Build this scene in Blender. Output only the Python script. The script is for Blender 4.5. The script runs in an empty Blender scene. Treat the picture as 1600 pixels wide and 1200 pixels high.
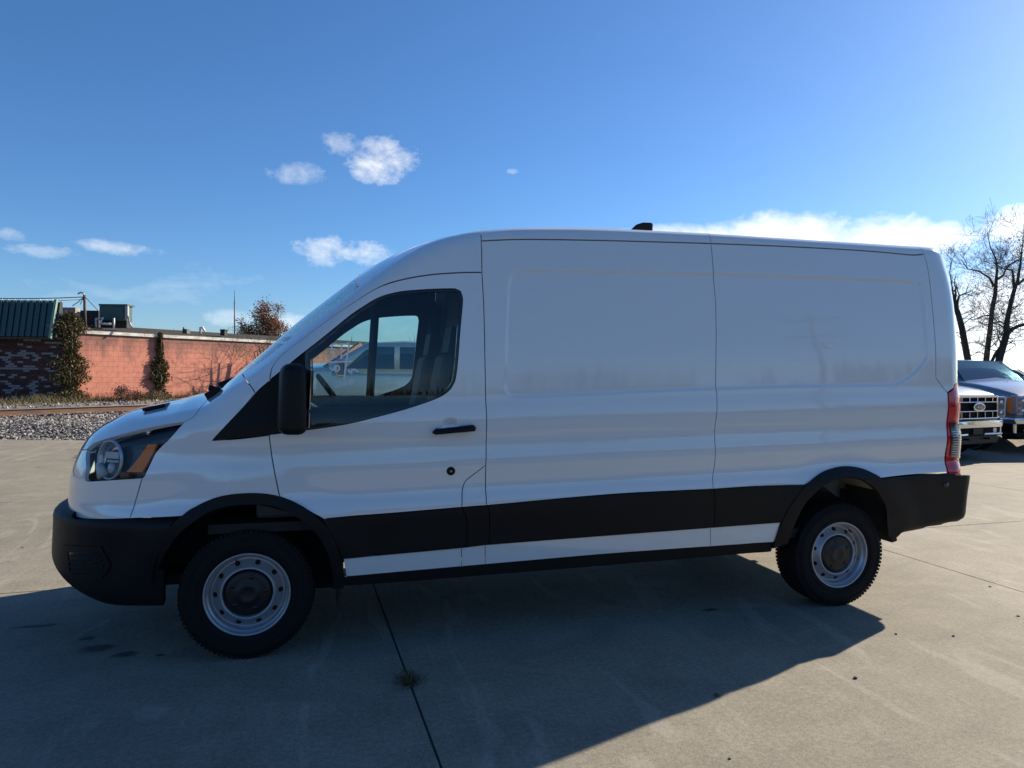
import bpy, bmesh, math, random
import numpy as np
from mathutils import Vector, Matrix
from mathutils.geometry import delaunay_2d_cdt
random.seed(7); RNG = np.random.default_rng(7)
SC = bpy.context.scene
COL = SC.collection
R = math.radians
# ------------------------------------------------------------------ camera
CAM = np.array([0.38957, -4.93345, 1.55110]); YAW, PITCH, ROLL, FPX = 0.26209, 0.016397, 0.011157, 1094.0
def cam_axes():
    cy, sy = math.cos(YAW), math.sin(YAW); cp, sp = math.cos(PITCH), math.sin(PITCH)
    f = np.array([sy*cp, cy*cp, -sp]); r = np.array([cy, -sy, 0.]); u = np.cross(r, f)
    cr, sr = math.cos(ROLL), math.sin(ROLL)
    return r*cr+u*sr, -r*sr+u*cr, f
AX = cam_axes()
cd = bpy.data.cameras.new('camera'); cam = bpy.data.objects.new('camera', cd); COL.objects.link(cam)
cd.sensor_fit = 'HORIZONTAL'; cd.sensor_width = 36.0; cd.lens = 36.0*FPX/1600.0
cd.clip_start = 0.05; cd.clip_end = 3000.0
cam.matrix_world = Matrix(((AX[0][0], AX[1][0], -AX[2][0], CAM[0]), (AX[0][1], AX[1][1], -AX[2][1], CAM[1]),
                           (AX[0][2], AX[1][2], -AX[2][2], CAM[2]), (0, 0, 0, 1)))
SC.camera = cam
# ------------------------------------------------------------------ sky, sun, exposure
SUN_AZ, SUN_EL = R(68.3), R(26.0)          # azimuth from +Y towards +X
SKY_STRENGTH, SUN_STRENGTH, EXPOSURE = 0.075, 5.0, 0.98
W = bpy.data.worlds.new('World'); SC.world = W; W.use_nodes = True
def build_world():
    nt = W.node_tree; N = nt.nodes; L = nt.links
    for n in list(N): N.remove(n)
    def node(t, **k):
        n = N.new(t)
        for a, b in k.items(): setattr(n, a, b)
        return n
    def val(x, sock):
        if isinstance(x, (int, float)): sock.default_value = x
        else: L.new(x, sock)
    def m(op, a, b=None, c=None, clamp=False):
        n = node('ShaderNodeMath', operation=op); n.use_clamp = clamp
        val(a, n.inputs[0])
        if b is not None: val(b, n.inputs[1])
        if c is not None: val(c, n.inputs[2])
        return n.outputs[0]
    sky = node('ShaderNodeTexSky', sky_type='NISHITA'); sky.sun_disc = False
    sky.sun_elevation = SUN_EL; sky.sun_rotation = SUN_AZ; sky.altitude = 150
    sky.air_density = 1.0; sky.dust_density = 0.45; sky.ozone_density = 8.0
    hs = node('ShaderNodeHueSaturation'); hs.inputs['Saturation'].default_value = 1.05
    L.new(sky.outputs[0], hs.inputs['Color'])
    tc = node('ShaderNodeTexCoord'); sp = node('ShaderNodeSeparateXYZ'); L.new(tc.outputs['Generated'], sp.inputs[0])
    az = m('ARCTAN2', sp.outputs[0], sp.outputs[1]); el = m('ARCSINE', sp.outputs[2])
    def noise(scale, detail, rough, stretch):
        mp = node('ShaderNodeMapping'); mp.inputs['Scale'].default_value = (1, 1, stretch)
        L.new(tc.outputs['Generated'], mp.inputs[0])
        n = node('ShaderNodeTexNoise'); n.inputs['Scale'].default_value = scale
        n.inputs['Detail'].default_value = detail; n.inputs['Roughness'].default_value = rough
        n.inputs['Distortion'].default_value = 0.25
        L.new(mp.outputs[0], n.inputs['Vector']); return n.outputs[0]
    n1 = noise(17, 9, 0.62, 1.5); n2 = noise(5.0, 7, 0.6, 2.4); n3 = noise(60, 5, 0.65, 1.4)
    nn = m('ADD', m('MULTIPLY', m('SUBTRACT', n1, 0.5), 4.0), m('MULTIPLY', m('SUBTRACT', n3, 0.5), 1.8))
    total = None
    # clouds: azimuth, elevation, half widths (degrees), strength
    for (a0, e0, wa, we, k, na) in CLOUDS:
        a = m('DIVIDE', m('SUBTRACT', az, R(a0)), R(wa)); e = m('DIVIDE', m('SUBTRACT', el, R(e0)), R(we))
        q = m('SUBTRACT', 1.0, m('ADD', m('MULTIPLY', a, a), m('MULTIPLY', e, e)))
        q = m('MAXIMUM', q, -1.5)
        d = m('MULTIPLY', m('SMOOTH_MIN', m('MULTIPLY', m('ADD', q, m('MULTIPLY', nn, na)), 0.9 if na < .8 else 0.6), 1.0, 0.3), k)
        d = m('MAXIMUM', d, 0.0)
        total = d if total is None else m('MAXIMUM', total, d)
    # low broken cloud all round the horizon
    band = m('SUBTRACT', 1.0, m('ABSOLUTE', m('DIVIDE', m('SUBTRACT', el, R(5.0)), R(9.0))))
    g = m('MULTIPLY', m('ADD', m('MULTIPLY', m('SUBTRACT', n2, 0.56), 5.0), m('SUBTRACT', band, 0.75)), 0.9, clamp=True)
    total = m('MAXIMUM', total, m('MULTIPLY', g, 0.32))
    total = m('MINIMUM', total, 1.0)
    mix = node('ShaderNodeMix', data_type='RGBA'); L.new(total, mix.inputs[0])
    sc = node('ShaderNodeMix', data_type='RGBA', blend_type='MULTIPLY'); sc.inputs[0].default_value = 1.0
    L.new(hs.outputs[0], sc.inputs[6]); sc.inputs[7].default_value = (SKY_STRENGTH,)*3+(1,)
    # cloud brightness follows the brightness of the sky around it
    bw = node('ShaderNodeRGBToBW'); L.new(sc.outputs[2], bw.inputs[0])
    cb = m('MINIMUM', m('ADD', 0.42, m('MULTIPLY', bw.outputs[0], 0.75)), 1.3)
    sh = m('MULTIPLY', cb, m('ADD', 0.86, m('MULTIPLY', n1, 0.28)))
    cc = node('ShaderNodeCombineColor'); val(sh, cc.inputs[0]); val(m('MULTIPLY', sh, 1.01), cc.inputs[1]); val(m('MULTIPLY', sh, 1.03), cc.inputs[2])
    L.new(sc.outputs[2], mix.inputs[6]); L.new(cc.outputs[0], mix.inputs[7])
    bg = node('ShaderNodeBackground'); bg.inputs['Strength'].default_value = 1.0
    L.new(mix.outputs[2], bg.inputs['Color'])
    out = node('ShaderNodeOutputWorld'); L.new(bg.outputs[0], out.inputs['Surface'])
def px_dir(u, v):
    d = AX[2]+AX[0]*((u-800)/FPX)-AX[1]*((v-600)/FPX); d = d/np.linalg.norm(d)
    return math.degrees(math.atan2(d[0], d[1])), math.degrees(math.asin(d[2]))
CLOUDS = []
for (u, v, wu, wv, k, na) in [(598, 250, 60, 38, .9, 1.), (540, 226, 34, 20, .5, 1.2), (462, 273, 46, 20, .40, 1.2), (535, 394, 74, 26, .85, .9), (800, 268, 9, 5, .35, 1.),
                          (185, 388, 66, 11, .42, 1.3), (70, 392, 60, 10, .34, 1.3), (20, 368, 30, 10, .30, 1.3),
                          (360, 498, 40, 14, .4, 1.), (450, 500, 40, 14, .6, 1.), (1220, 372, 150, 46, 1., .42), (1370, 376, 120, 44, 1., .42), (1470, 372, 90, 30, 1., .5), (1080, 372, 150, 26, .95, .42),
                          (1640, 372, 80, 50, 1., .5), (1575, 352, 60, 34, 1., .5), (1560, 500, 150, 100, .92, .5), (1760, 480, 190, 110, .9, .5), (1980, 420, 170, 60, .7, .6),
                          (-220, 420, 120, 30, .5, 1.), (-420, 300, 90, 30, .5, 1.)]:
    a0, e0 = px_dir(u, v); a1, _ = px_dir(u+wu, v); _, e1 = px_dir(u, v-wv)
    CLOUDS.append((a0, e0, abs(a1-a0), abs(e1-e0), k, na))
build_world()
sd = bpy.data.lights.new('sun', 'SUN'); sun = bpy.data.objects.new('sun', sd); COL.objects.link(sun)
sd.energy = SUN_STRENGTH; sd.angle = R(0.53); sd.color = (1.0, 0.87, 0.70)
SUN_VEC = Vector((math.sin(SUN_AZ)*math.cos(SUN_EL), math.cos(SUN_AZ)*math.cos(SUN_EL), math.sin(SUN_EL)))
sun.rotation_euler = SUN_VEC.to_track_quat('Z', 'Y').to_euler()
vs = SC.view_settings; vs.view_transform = 'Standard'; vs.look = 'None'; vs.exposure = EXPOSURE; vs.gamma = 1.0; vs.use_curve_mapping = False
SC.cycles.max_bounces = 10; SC.cycles.transparent_max_bounces = 12; SC.cycles.glossy_bounces = 5; SC.cycles.diffuse_bounces = 4
SC.cycles.use_denoising = True; SC.cycles.sample_clamp_indirect = 6.0; SC.cycles.caustics_reflective = False; SC.cycles.caustics_refractive = False
# ------------------------------------------------------------------ helpers
def tag(o, label=None, cat=None, group=None, kind=None):
    if label: o['label'] = label
    if cat: o['category'] = cat
    if group: o['group'] = group
    if kind: o['kind'] = kind
    return o
def empty(name, loc=(0, 0, 0), rz=0.0):
    o = bpy.data.objects.new(name, None); COL.objects.link(o); o.location = loc; o.rotation_euler = (0, 0, rz); o.empty_display_size = .2
    return o
def copy_tree(o, parent=None):
    c = o.copy(); COL.objects.link(c); c.parent = parent
    for ch in list(o.children): copy_tree(ch, c)
    return c
def link(name, me, mats=None, parent=None):
    o = bpy.data.objects.new(name, me); COL.objects.link(o)
    if mats is not None and not me.materials:
        for m_ in (mats if isinstance(mats, (list, tuple)) else [mats]): me.materials.append(m_)
    if parent is not None: o.parent = parent
    return o
def at(u, v, depth):
    "world point seen at photo pixel (u, v) at a given depth along the optical axis"
    return CAM+depth*(AX[2]+AX[0]*((u-800)/FPX)-AX[1]*((v-600)/FPX))
def ground_at(u, v, z=0.0):
    d = AX[2]+AX[0]*((u-800)/FPX)-AX[1]*((v-600)/FPX); t = (z-CAM[2])/d[2]
    return CAM+t*d
class MB:
    "collects simple solids into one mesh"
    def __init__(s): s.v = []; s.f = []; s.sm = []
    def add(s, v, f, smooth=False):
        n = len(s.v); s.v += [tuple(map(float, p)) for p in v]; s.f += [tuple(i+n for i in q) for q in f]; s.sm += [smooth]*len(f); return s
    def box(s, c, d, rz=0.0, rx=0.0, ry=0.0, taper=(1, 1)):
        M = Matrix.Translation(c) @ Matrix.Rotation(rz, 4, 'Z') @ Matrix.Rotation(ry, 4, 'Y') @ Matrix.Rotation(rx, 4, 'X')
        v = []
        for z in (-.5, .5):
            k = taper if z > 0 else (1, 1)
            for x, y in ((-.5, -.5), (.5, -.5), (.5, .5), (-.5, .5)): v.append(M @ Vector((x*d[0]*k[0], y*d[1]*k[1], z*d[2])))
        return s.add(v, [(3, 2, 1, 0), (4, 5, 6, 7), (0, 1, 5, 4), (1, 2, 6, 5), (2, 3, 7, 6), (3, 0, 4, 7)])
    def tube(s, pts, rad, seg=8, caps=True, smooth=True, squash=1.0):
        pts = [Vector(p) for p in pts]; n = len(pts)
        rad = list(rad) if hasattr(rad, '__len__') else [rad]*n
        v = []; f = []; prev = None
        for i, p in enumerate(pts):
            t = (pts[min(i+1, n-1)]-pts[max(i-1, 0)]).normalized()
            if prev is None: a = t.orthogonal().normalized()
            else:
                a = prev-t*prev.dot(t)
                a = a.normalized() if a.length > 1e-6 else t.orthogonal().normalized()
            prev = a; b = t.cross(a)
            for k in range(seg):
                q = 2*math.pi*k/seg; v.append(p+(a*math.cos(q)+b*math.sin(q)*squash)*rad[i])
        for i in range(n-1):
            for k in range(seg):
                k2 = (k+1) % seg; f.append((i*seg+k, i*seg+k2, (i+1)*seg+k2, (i+1)*seg+k))
        if caps: f += [tuple(range(seg))[::-1], tuple((n-1)*seg+k for k in range(seg))]
        return s.add(v, f, smooth)
    def lathe(s, prof, seg=32, M=Matrix(), smooth=True, close=False):
        "profile of (radius, axial) turned about the local Y axis"
        v = []; f = []; n = len(prof)
        for k in range(seg):
            q = 2*math.pi*k/seg
            for r, a in prof: v.append(M @ Vector((r*math.cos(q), a, r*math.sin(q))))
        for k in range(seg):
            k2 = (k+1) % seg
            for i in range(n-1 if not close else n):
                j = (i+1) % n; f.append((k*n+i, k*n+j, k2*n+j, k2*n+i))
        return s.add(v, f, smooth)
    def prism(s, poly, M, d0, d1):
        "2-D polygon extruded along local Y"
        n = len(poly); v = [M @ Vector((x, d0, z)) for x, z in poly]+[M @ Vector((x, d1, z)) for x, z in poly]
        f = [tuple(range(n)), tuple(range(2*n-1, n-1, -1))]+[(i, n+i, n+(i+1) % n, (i+1) % n) for i in range(n)]
        return s.add(v, f)
    def mesh(s, name):
        me = bpy.data.meshes.new(name); me.from_pydata(s.v, [], s.f); me.update()
        if any(s.sm): me.polygons.foreach_set('use_smooth', s.sm)
        return me
    def build(s, name, mat, parent=None, bevel=0.0, fix=True, seg=2):
        me = s.mesh(name)
        if fix:
            bm = bmesh.new(); bm.from_mesh(me); bmesh.ops.recalc_face_normals(bm, faces=bm.faces); bm.to_mesh(me); bm.free()
        o = link(name, me, mat, parent)
        if bevel:
            b = o.modifiers.new('bevel', 'BEVEL'); b.width = bevel; b.segments = seg; b.limit_method = 'ANGLE'; b.angle_limit = R(35)
            b.harden_normals = False
        return o
# ------------------------------------------------------------------ materials
MATS = {}
def mat(name, col, rough=0.6, metal=0.0, var=0.0, vscale=8.0, bump=0.0, bscale=60.0, coat=0.0, spec=0.5, dark=None, stretch=(1, 1, 1)):
    "procedural principled material: base colour broken up by noise, optional bump"
    if name in MATS: return MATS[name]
    m_ = bpy.data.materials.new(name); m_.use_nodes = True; nt = m_.node_tree; b = nt.nodes['Principled BSDF']; L = nt.links
    b.inputs['Base Color'].default_value = (*col, 1); b.inputs['Roughness'].default_value = rough; b.inputs['Metallic'].default_value = metal
    b.inputs['Specular IOR Level'].default_value = spec; b.inputs['Coat Weight'].default_value = coat; b.inputs['Coat Roughness'].default_value = 0.03
    tc = nt.nodes.new('ShaderNodeTexCoord'); mp = nt.nodes.new('ShaderNodeMapping'); mp.inputs['Scale'].default_value = stretch
    L.new(tc.outputs['Object'], mp.inputs[0])
    if var:
        n = nt.nodes.new('ShaderNodeTexNoise'); n.inputs['Scale'].default_value = vscale; n.inputs['Detail'].default_value = 6; n.inputs['Roughness'].default_value = .65
        L.new(mp.outputs[0], n.inputs['Vector'])
        r = nt.nodes.new('ShaderNodeValToRGB'); d = dark or tuple(c*(1-var) for c in col)
        r.color_ramp.elements[0].position = .32; r.color_ramp.elements[0].color = (*d, 1)
        r.color_ramp.elements[1].position = .68; r.color_ramp.elements[1].color = (*[min(1, c*(1+var*.6)) for c in col], 1)
        L.new(n.outputs[0], r.inputs[0]); L.new(r.outputs[0], b.inputs['Base Color'])
    if bump:
        n2 = nt.nodes.new('ShaderNodeTexNoise'); n2.inputs['Scale'].default_value = bscale; n2.inputs['Detail'].default_value = 5
        L.new(mp.outputs[0], n2.inputs['Vector'])
        bp = nt.nodes.new('ShaderNodeBump'); bp.inputs['Strength'].default_value = bump; bp.inputs['Distance'].default_value = 0.01
        L.new(n2.outputs[0], bp.inputs['Height']); L.new(bp.outputs[0], b.inputs['Normal'])
    MATS[name] = m_; return m_
def glass_mat(name, tint, gloss=1.0):
    if name in MATS: return MATS[name]
    m_ = bpy.data.materials.new(name); m_.use_nodes = True; nt = m_.node_tree; L = nt.links
    for n in list(nt.nodes): nt.nodes.remove(n)
    out = nt.nodes.new('ShaderNodeOutputMaterial'); t = nt.nodes.new('ShaderNodeBsdfTransparent'); t.inputs[0].default_value = (*tint, 1)
    g = nt.nodes.new('ShaderNodeBsdfGlossy'); g.inputs['Roughness'].default_value = 0.0; g.inputs['Color'].default_value = (.95, .97, 1, 1)
    lw = nt.nodes.new('ShaderNodeLayerWeight'); lw.inputs[0].default_value = 0.5
    pw = nt.nodes.new('ShaderNodeMath'); pw.operation = 'POWER'; pw.inputs[1].default_value = 5.0; L.new(lw.outputs['Facing'], pw.inputs[0])
    mul = nt.nodes.new('ShaderNodeMath'); mul.operation = 'MULTIPLY_ADD'; mul.inputs[1].default_value = 0.92*gloss; mul.inputs[2].default_value = 0.07*gloss; mul.use_clamp = True; L.new(pw.outputs[0], mul.inputs[0])
    mx = nt.nodes.new('ShaderNodeMixShader'); L.new(mul.outputs[0], mx.inputs[0]); L.new(t.outputs[0], mx.inputs[1]); L.new(g.outputs[0], mx.inputs[2])
    L.new(mx.outputs[0], out.inputs[0]); MATS[name] = m_; return m_
# ================================================================== setting
RGT = np.array([math.cos(YAW), -math.sin(YAW), 0.]); FWD = np.array([math.sin(YAW), math.cos(YAW), 0.])
def cf(lat, dep, z=0.0):
    p = CAM+RGT*lat+FWD*dep; return (float(p[0]), float(p[1]), float(z))
def concrete_material():
    m_ = bpy.data.materials.new('concrete'); m_.use_nodes = True; nt = m_.node_tree; L = nt.links; b = nt.nodes['Principled BSDF']
    tc = nt.nodes.new('ShaderNodeTexCoord'); V = tc.outputs['Object']
    def noise(sc, det, rough, st=(1, 1, 1), dist=0.0):
        mp = nt.nodes.new('ShaderNodeMapping'); mp.inputs['Scale'].default_value = st; L.new(V, mp.inputs[0])
        n = nt.nodes.new('ShaderNodeTexNoise'); n.inputs['Scale'].default_value = sc; n.inputs['Detail'].default_value = det
        n.inputs['Roughness'].default_value = rough; n.inputs['Distortion'].default_value = dist
        L.new(mp.outputs[0], n.inputs['Vector']); return n.outputs[0]
    def ramp(f, p0, c0, p1, c1):
        r = nt.nodes.new('ShaderNodeValToRGB'); e = r.color_ramp.elements
        e[0].position, e[1].position = p0, p1; e[0].color = (*c0, 1); e[1].color = (*c1, 1); L.new(f, r.inputs[0]); return r.outputs[0]
    def mul(a, bb, f=1.0):
        x = nt.nodes.new('ShaderNodeMix'); x.data_type = 'RGBA'; x.blend_type = 'MULTIPLY'; x.inputs[0].default_value = f
        L.new(a, x.inputs[6]); L.new(bb, x.inputs[7]); return x.outputs[2]
    big = ramp(noise(.55, 5, .6), .3, (.250, .233, .183), .7, (.328, .307, .243))
    blot = ramp(noise(2.3, 6, .7, (1, 1.6, 1), .6), .30, (.76, .76, .78), .62, (1, 1, 1))
    fine = ramp(noise(42, 4, .78), .30, (.66, .65, .64), .66, (1.08, 1.08, 1.07))
    spk = ramp(noise(150, 2, .85), .34, (.50, .48, .46), .52, (1.03, 1.03, 1.03))
    br = ramp(noise(30, 3, .6, (1, .05, 1)), .3, (.93, .93, .93), .7, (1.02, 1.02, 1.02))   # broom strokes
    c = mul(mul(mul(mul(big, blot), fine), spk, .8), br)
    # pale scuffs and oily stains with a shape of their own
    wv = ramp(noise(.9, 3, .5, (2.2, .5, 1), 2.5), .60, (0, 0, 0), .66, (1, 1, 1))
    mx = nt.nodes.new('ShaderNodeMix'); mx.data_type = 'RGBA'; mx.blend_type = 'SCREEN'; mm = nt.nodes.new('ShaderNodeMath'); mm.operation = 'MULTIPLY'; mm.inputs[1].default_value = .10
    L.new(wv, mm.inputs[0]); L.new(mm.outputs[0], mx.inputs[0]); L.new(c, mx.inputs[6]); mx.inputs[7].default_value = (.6, .57, .5, 1)
    st = ramp(noise(1.15, 4, .55, dist=.4), .66, (1, 1, 1), .78, (.62, .60, .58))
    c = mul(mx.outputs[2], st)
    L.new(c, b.inputs['Base Color']); b.inputs['Roughness'].default_value = .86; b.inputs['Specular IOR Level'].default_value = .3
    bp = nt.nodes.new('ShaderNodeBump'); bp.inputs['Strength'].default_value = .5; bp.inputs['Distance'].default_value = .004
    L.new(noise(75, 6, .8), bp.inputs['Height']); L.new(bp.outputs[0], b.inputs['Normal'])
    return m_
M_CONC = concrete_material()
M_JOINT = mat('joint_filler', (.035, .03, .026), .95, var=.4, vscale=30)
M_EARTH = mat('dry_earth', (.20, .17, .12), .95, var=.45, vscale=1.5, bump=.6, bscale=20, dark=(.10, .095, .05))
# base sheet to the horizon
def terrain():
    n = 81; e = np.sign(np.linspace(-1, 1, n))*np.abs(np.linspace(-1, 1, n))**3*900
    v = []; f = []
    for j in range(n):
        for i in range(n):
            x, y = e[i], e[j]
            v.append((x, y, -.03))
    for j in range(n-1):
        for i in range(n-1): f.append((j*n+i, j*n+i+1, (j+1)*n+i+1, (j+1)*n+i))
    o = MB().add(v, f).build('ground', M_EARTH); tag(o, kind='structure')
terrain()
# concrete lot: a joint bed and separate cast slabs with open joints
JA = math.atan2(.040, 1.0)            # joints turned a little against the van
JX, JY = np.array([math.cos(JA), math.sin(JA)]), np.array([math.sin(JA), -math.cos(JA)])*-1
J0 = np.array([.765, -.30])
EDGE_P = np.array(cf(-13, 14.95)[:2]); EDGE_D = RGT[:2]                 # far-left edge of the lot, along the railway verge
def lot():
    bed = empty('concrete_lot'); tag(bed, kind='structure')
    EDGE_N = np.array([FWD[0], FWD[1]])
    xs = [-19.5, -14.8, -10, -5.2, 0, 4.5, 9.0, 13.5, 18, 22.5, 27, 31.5, 36, 40.5, 45]; ys = [-6.5, -2.86, .97, 4.72, 8.7, 12.6, 16.4, 20.2, 24, 28, 32]
    g = .006
    def clip(poly):
        out = []
        for k in range(len(poly)):
            p, q = poly[k], poly[(k+1) % len(poly)]; dp, dq = (p-EDGE_P) @ EDGE_N, (q-EDGE_P) @ EDGE_N
            if dp <= 0: out.append(p)
            if (dp < 0) != (dq < 0): out.append(p+(q-p)*dp/(dp-dq))
        return out
    bp = clip([J0+JX*a+JY*b for a, b in ((xs[0], ys[0]), (xs[-1], ys[0]), (xs[-1], ys[-1]), (xs[0], ys[-1]))])
    jb = MB(); jb.add([(p[0], p[1], -.0045) for p in bp], [tuple(range(len(bp)))]); jb.build('joint_bed', M_JOINT, bed)
    for i in range(len(xs)-1):
        for j in range(len(ys)-1):
            poly = []
            for a, b in ((xs[i]+g, ys[j]+g), (xs[i+1]-g, ys[j]+g), (xs[i+1]-g, ys[j+1]-g), (xs[i]+g, ys[j+1]-g)):
                poly.append(J0+JX*a+JY*b)
            out = clip(poly)
            if len(out) < 3: continue
            n = len(out)
            m_ = MB(); m_.add([(p[0], p[1], 0) for p in out]+[(p[0], p[1], -.012) for p in out], [tuple(range(n))]+[(k, (k+1) % n, n+(k+1) % n, n+k) for k in range(n)])
            m_.build('slab', M_CONC, bed)
lot()
def stains():
    M = bpy.data.materials.new('oil_stain'); M.use_nodes = True; nt = M.node_tree; L = nt.links; b_ = nt.nodes['Principled BSDF']; b_.inputs['Base Color'].default_value = (.05, .047, .042, 1); b_.inputs['Roughness'].default_value = .75
    tc = nt.nodes.new('ShaderNodeTexCoord'); vm = nt.nodes.new('ShaderNodeVectorMath'); vm.operation = 'DISTANCE'; vm.inputs[1].default_value = (.5, .5, 0); mp = nt.nodes.new('ShaderNodeMapping'); mp.inputs['Scale'].default_value = (1, 1, 0)
    L.new(tc.outputs['Generated'], mp.inputs[0]); L.new(mp.outputs[0], vm.inputs[0]); ns = nt.nodes.new('ShaderNodeTexNoise'); ns.inputs['Scale'].default_value = 22; ns.inputs['Detail'].default_value = 5; L.new(tc.outputs['Object'], ns.inputs['Vector'])
    ad = nt.nodes.new('ShaderNodeMath'); ad.operation = 'MULTIPLY_ADD'; ad.inputs[1].default_value = .5; L.new(ns.outputs[0], ad.inputs[0]); L.new(vm.outputs['Value'], ad.inputs[2])
    mr = nt.nodes.new('ShaderNodeMapRange'); mr.inputs[1].default_value = .42; mr.inputs[2].default_value = .70; mr.inputs[3].default_value = .72; mr.inputs[4].default_value = 0; L.new(ad.outputs[0], mr.inputs[0]); L.new(mr.outputs[0], b_.inputs['Alpha'])
    lotr = bpy.data.objects['concrete_lot']
    for (u, v, a, b) in [(150, 1013, .10, .05), (197, 1023, .075, .035), (137, 998, .05, .025), (250, 1024, .03, .015), (60, 978, .16, .02), (1112, 953, .06, .02), (1255, 700, .1, .05)]:
        p = ground_at(u, v); n = 26; ph = [random.uniform(0, 6.28) for _ in range(3)]; m_ = MB(); V = []
        for k in range(n):
            q = 2*math.pi*k/n; r = 1+.22*math.sin(2*q+ph[0])+.14*math.sin(3*q+ph[1])+.10*math.sin(5*q+ph[2]); V.append((p[0]+a*r*math.cos(q), p[1]+b*1.6*r*math.sin(q), .0025))
        m_.add(V, [tuple(range(n))]); m_.build('oil_stain', M, lotr)
stains()
# small debris, tuft of dry grass in the joint
def pebbles():
    M = mat('pebble_stone', (.09, .08, .075), .9, var=.4, vscale=40)
    for (u, v, s) in [(1337, 1060, .010), (1400, 991, .007), (1490, 994, .008), (1591, 963, .007), (1120, 1087, .012), (35, 856, .008), (1547, 917, .007), (1140, 1186, .006)]:
        p = ground_at(u, v); m_ = MB()
        bm = bmesh.new(); bmesh.ops.create_icosphere(bm, subdivisions=2, radius=1)
        for w in bm.verts: w.co *= 1+random.uniform(-.22, .22)
        me = bpy.data.meshes.new('pebble'); bm.to_mesh(me); bm.free()
        o = link('pebble', me, M); o.scale = (s*random.uniform(.8, 1.6), s, s*.6); o.location = (p[0], p[1], s*.42); o.rotation_euler[2] = random.uniform(0, 6)
        tag(o, 'small dark stone lying loose on the concrete lot', 'stone', 'loose stones on the concrete')
pebbles()
def blade_mesh(m_, base, h, lean, az, w, seg=3, curl=.6):
    pts = []
    for k in range(seg+1):
        t = k/seg; r = lean*t*t*h*curl+lean*t*h*.4
        pts.append(Vector((base[0]+math.cos(az)*r, base[1]+math.sin(az)*r, base[2]+h*(t-.25*t*t*lean))))
    s = Vector((-math.sin(az), math.cos(az), 0))
    v = []; f = []
    for k, p in enumerate(pts):
        ww = w*(1-k/seg)+.0006
        v += [p-s*ww, p+s*ww]
    for k in range(seg): f.append((2*k, 2*k+1, 2*k+3, 2*k+2))
    m_.add(v, f)
M_TUFT = mat('dry_tuft', (.10, .085, .04), .9, var=.5, vscale=60)
tm = MB(); tp = ground_at(640, 1066)
for k in range(260):
    a = random.uniform(0, 6.283); r = abs(random.gauss(0, .032))
    blade_mesh(tm, (tp[0]+math.cos(a)*r*.9, tp[1]+math.sin(a)*r*1.5, 0), random.uniform(.012, .055), random.uniform(.7, 2.0), random.uniform(0, 6.283), .0016)
tag(tm.build('grass_tuft', M_TUFT, fix=False), 'small dry grass tuft growing in the dark slab joint beside the van', 'grass')

# ------------------------------------------------------------------ railway verge
WA = np.array([-16.04, 25.0]); WD = np.array([4.5, 7.3])/math.hypot(4.5, 7.3)      # wall line (camera-aligned plan): start and direction
WN = np.array([WD[1], -WD[0]])                                                     # towards the lot
RA = np.array([-12.9, 17.7])                                                       # point on the near rail
def verge():
    # sheet from lot edge up to the buildings, raised under the track; profile by distance from the rail line
    def hz(q):
        d = (q-RA) @ WN                       # + towards lot, - towards wall
        e = -(q[1]-14.97)                     # distance inside the lot (negative beyond edge)
        up = min(1., max(0., (q[1]-14.97)/1.4)); up = up*up*(3-2*up)
        base = .20+.05*math.exp(-(d/1.6)**2)
        if d < -2: base = .20+.13*min(1., (-d-2)/3)
        return -.018+up*(base+.018)
    v = []; f = []; ny, nx = 60, 70
    for j in range(ny):
        dep = 14.92+ (j/(ny-1))**1.6*60
        for i in range(nx):
            lat = -60+i*(110/(nx-1))
            q = np.array([lat, dep]); v.append(cf(lat, dep, hz(q)))
    for j in range(ny-1):
        for i in range(nx-1): f.append((j*nx+i, j*nx+i+1, (j+1)*nx+i+1, (j+1)*nx+i))
    m_ = MB(); m_.add(v, f, True); o = m_.build('verge', mat('verge_gravel', (.23, .205, .17), .95, var=.5, vscale=3.0, bump=.9, bscale=25, dark=(.10, .09, .06))); tag(o, kind='structure')
    return hz
HZ = verge()
def P2(s, off, z=None, dz=0.0, A=None):
    "point s metres along the wall/rail direction from A, off metres towards the lot"
    A = WA if A is None else A
    q = A+WD*s+WN*off
    return Vector(cf(q[0], q[1], (HZ(q) if z is None else z)+dz))
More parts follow.
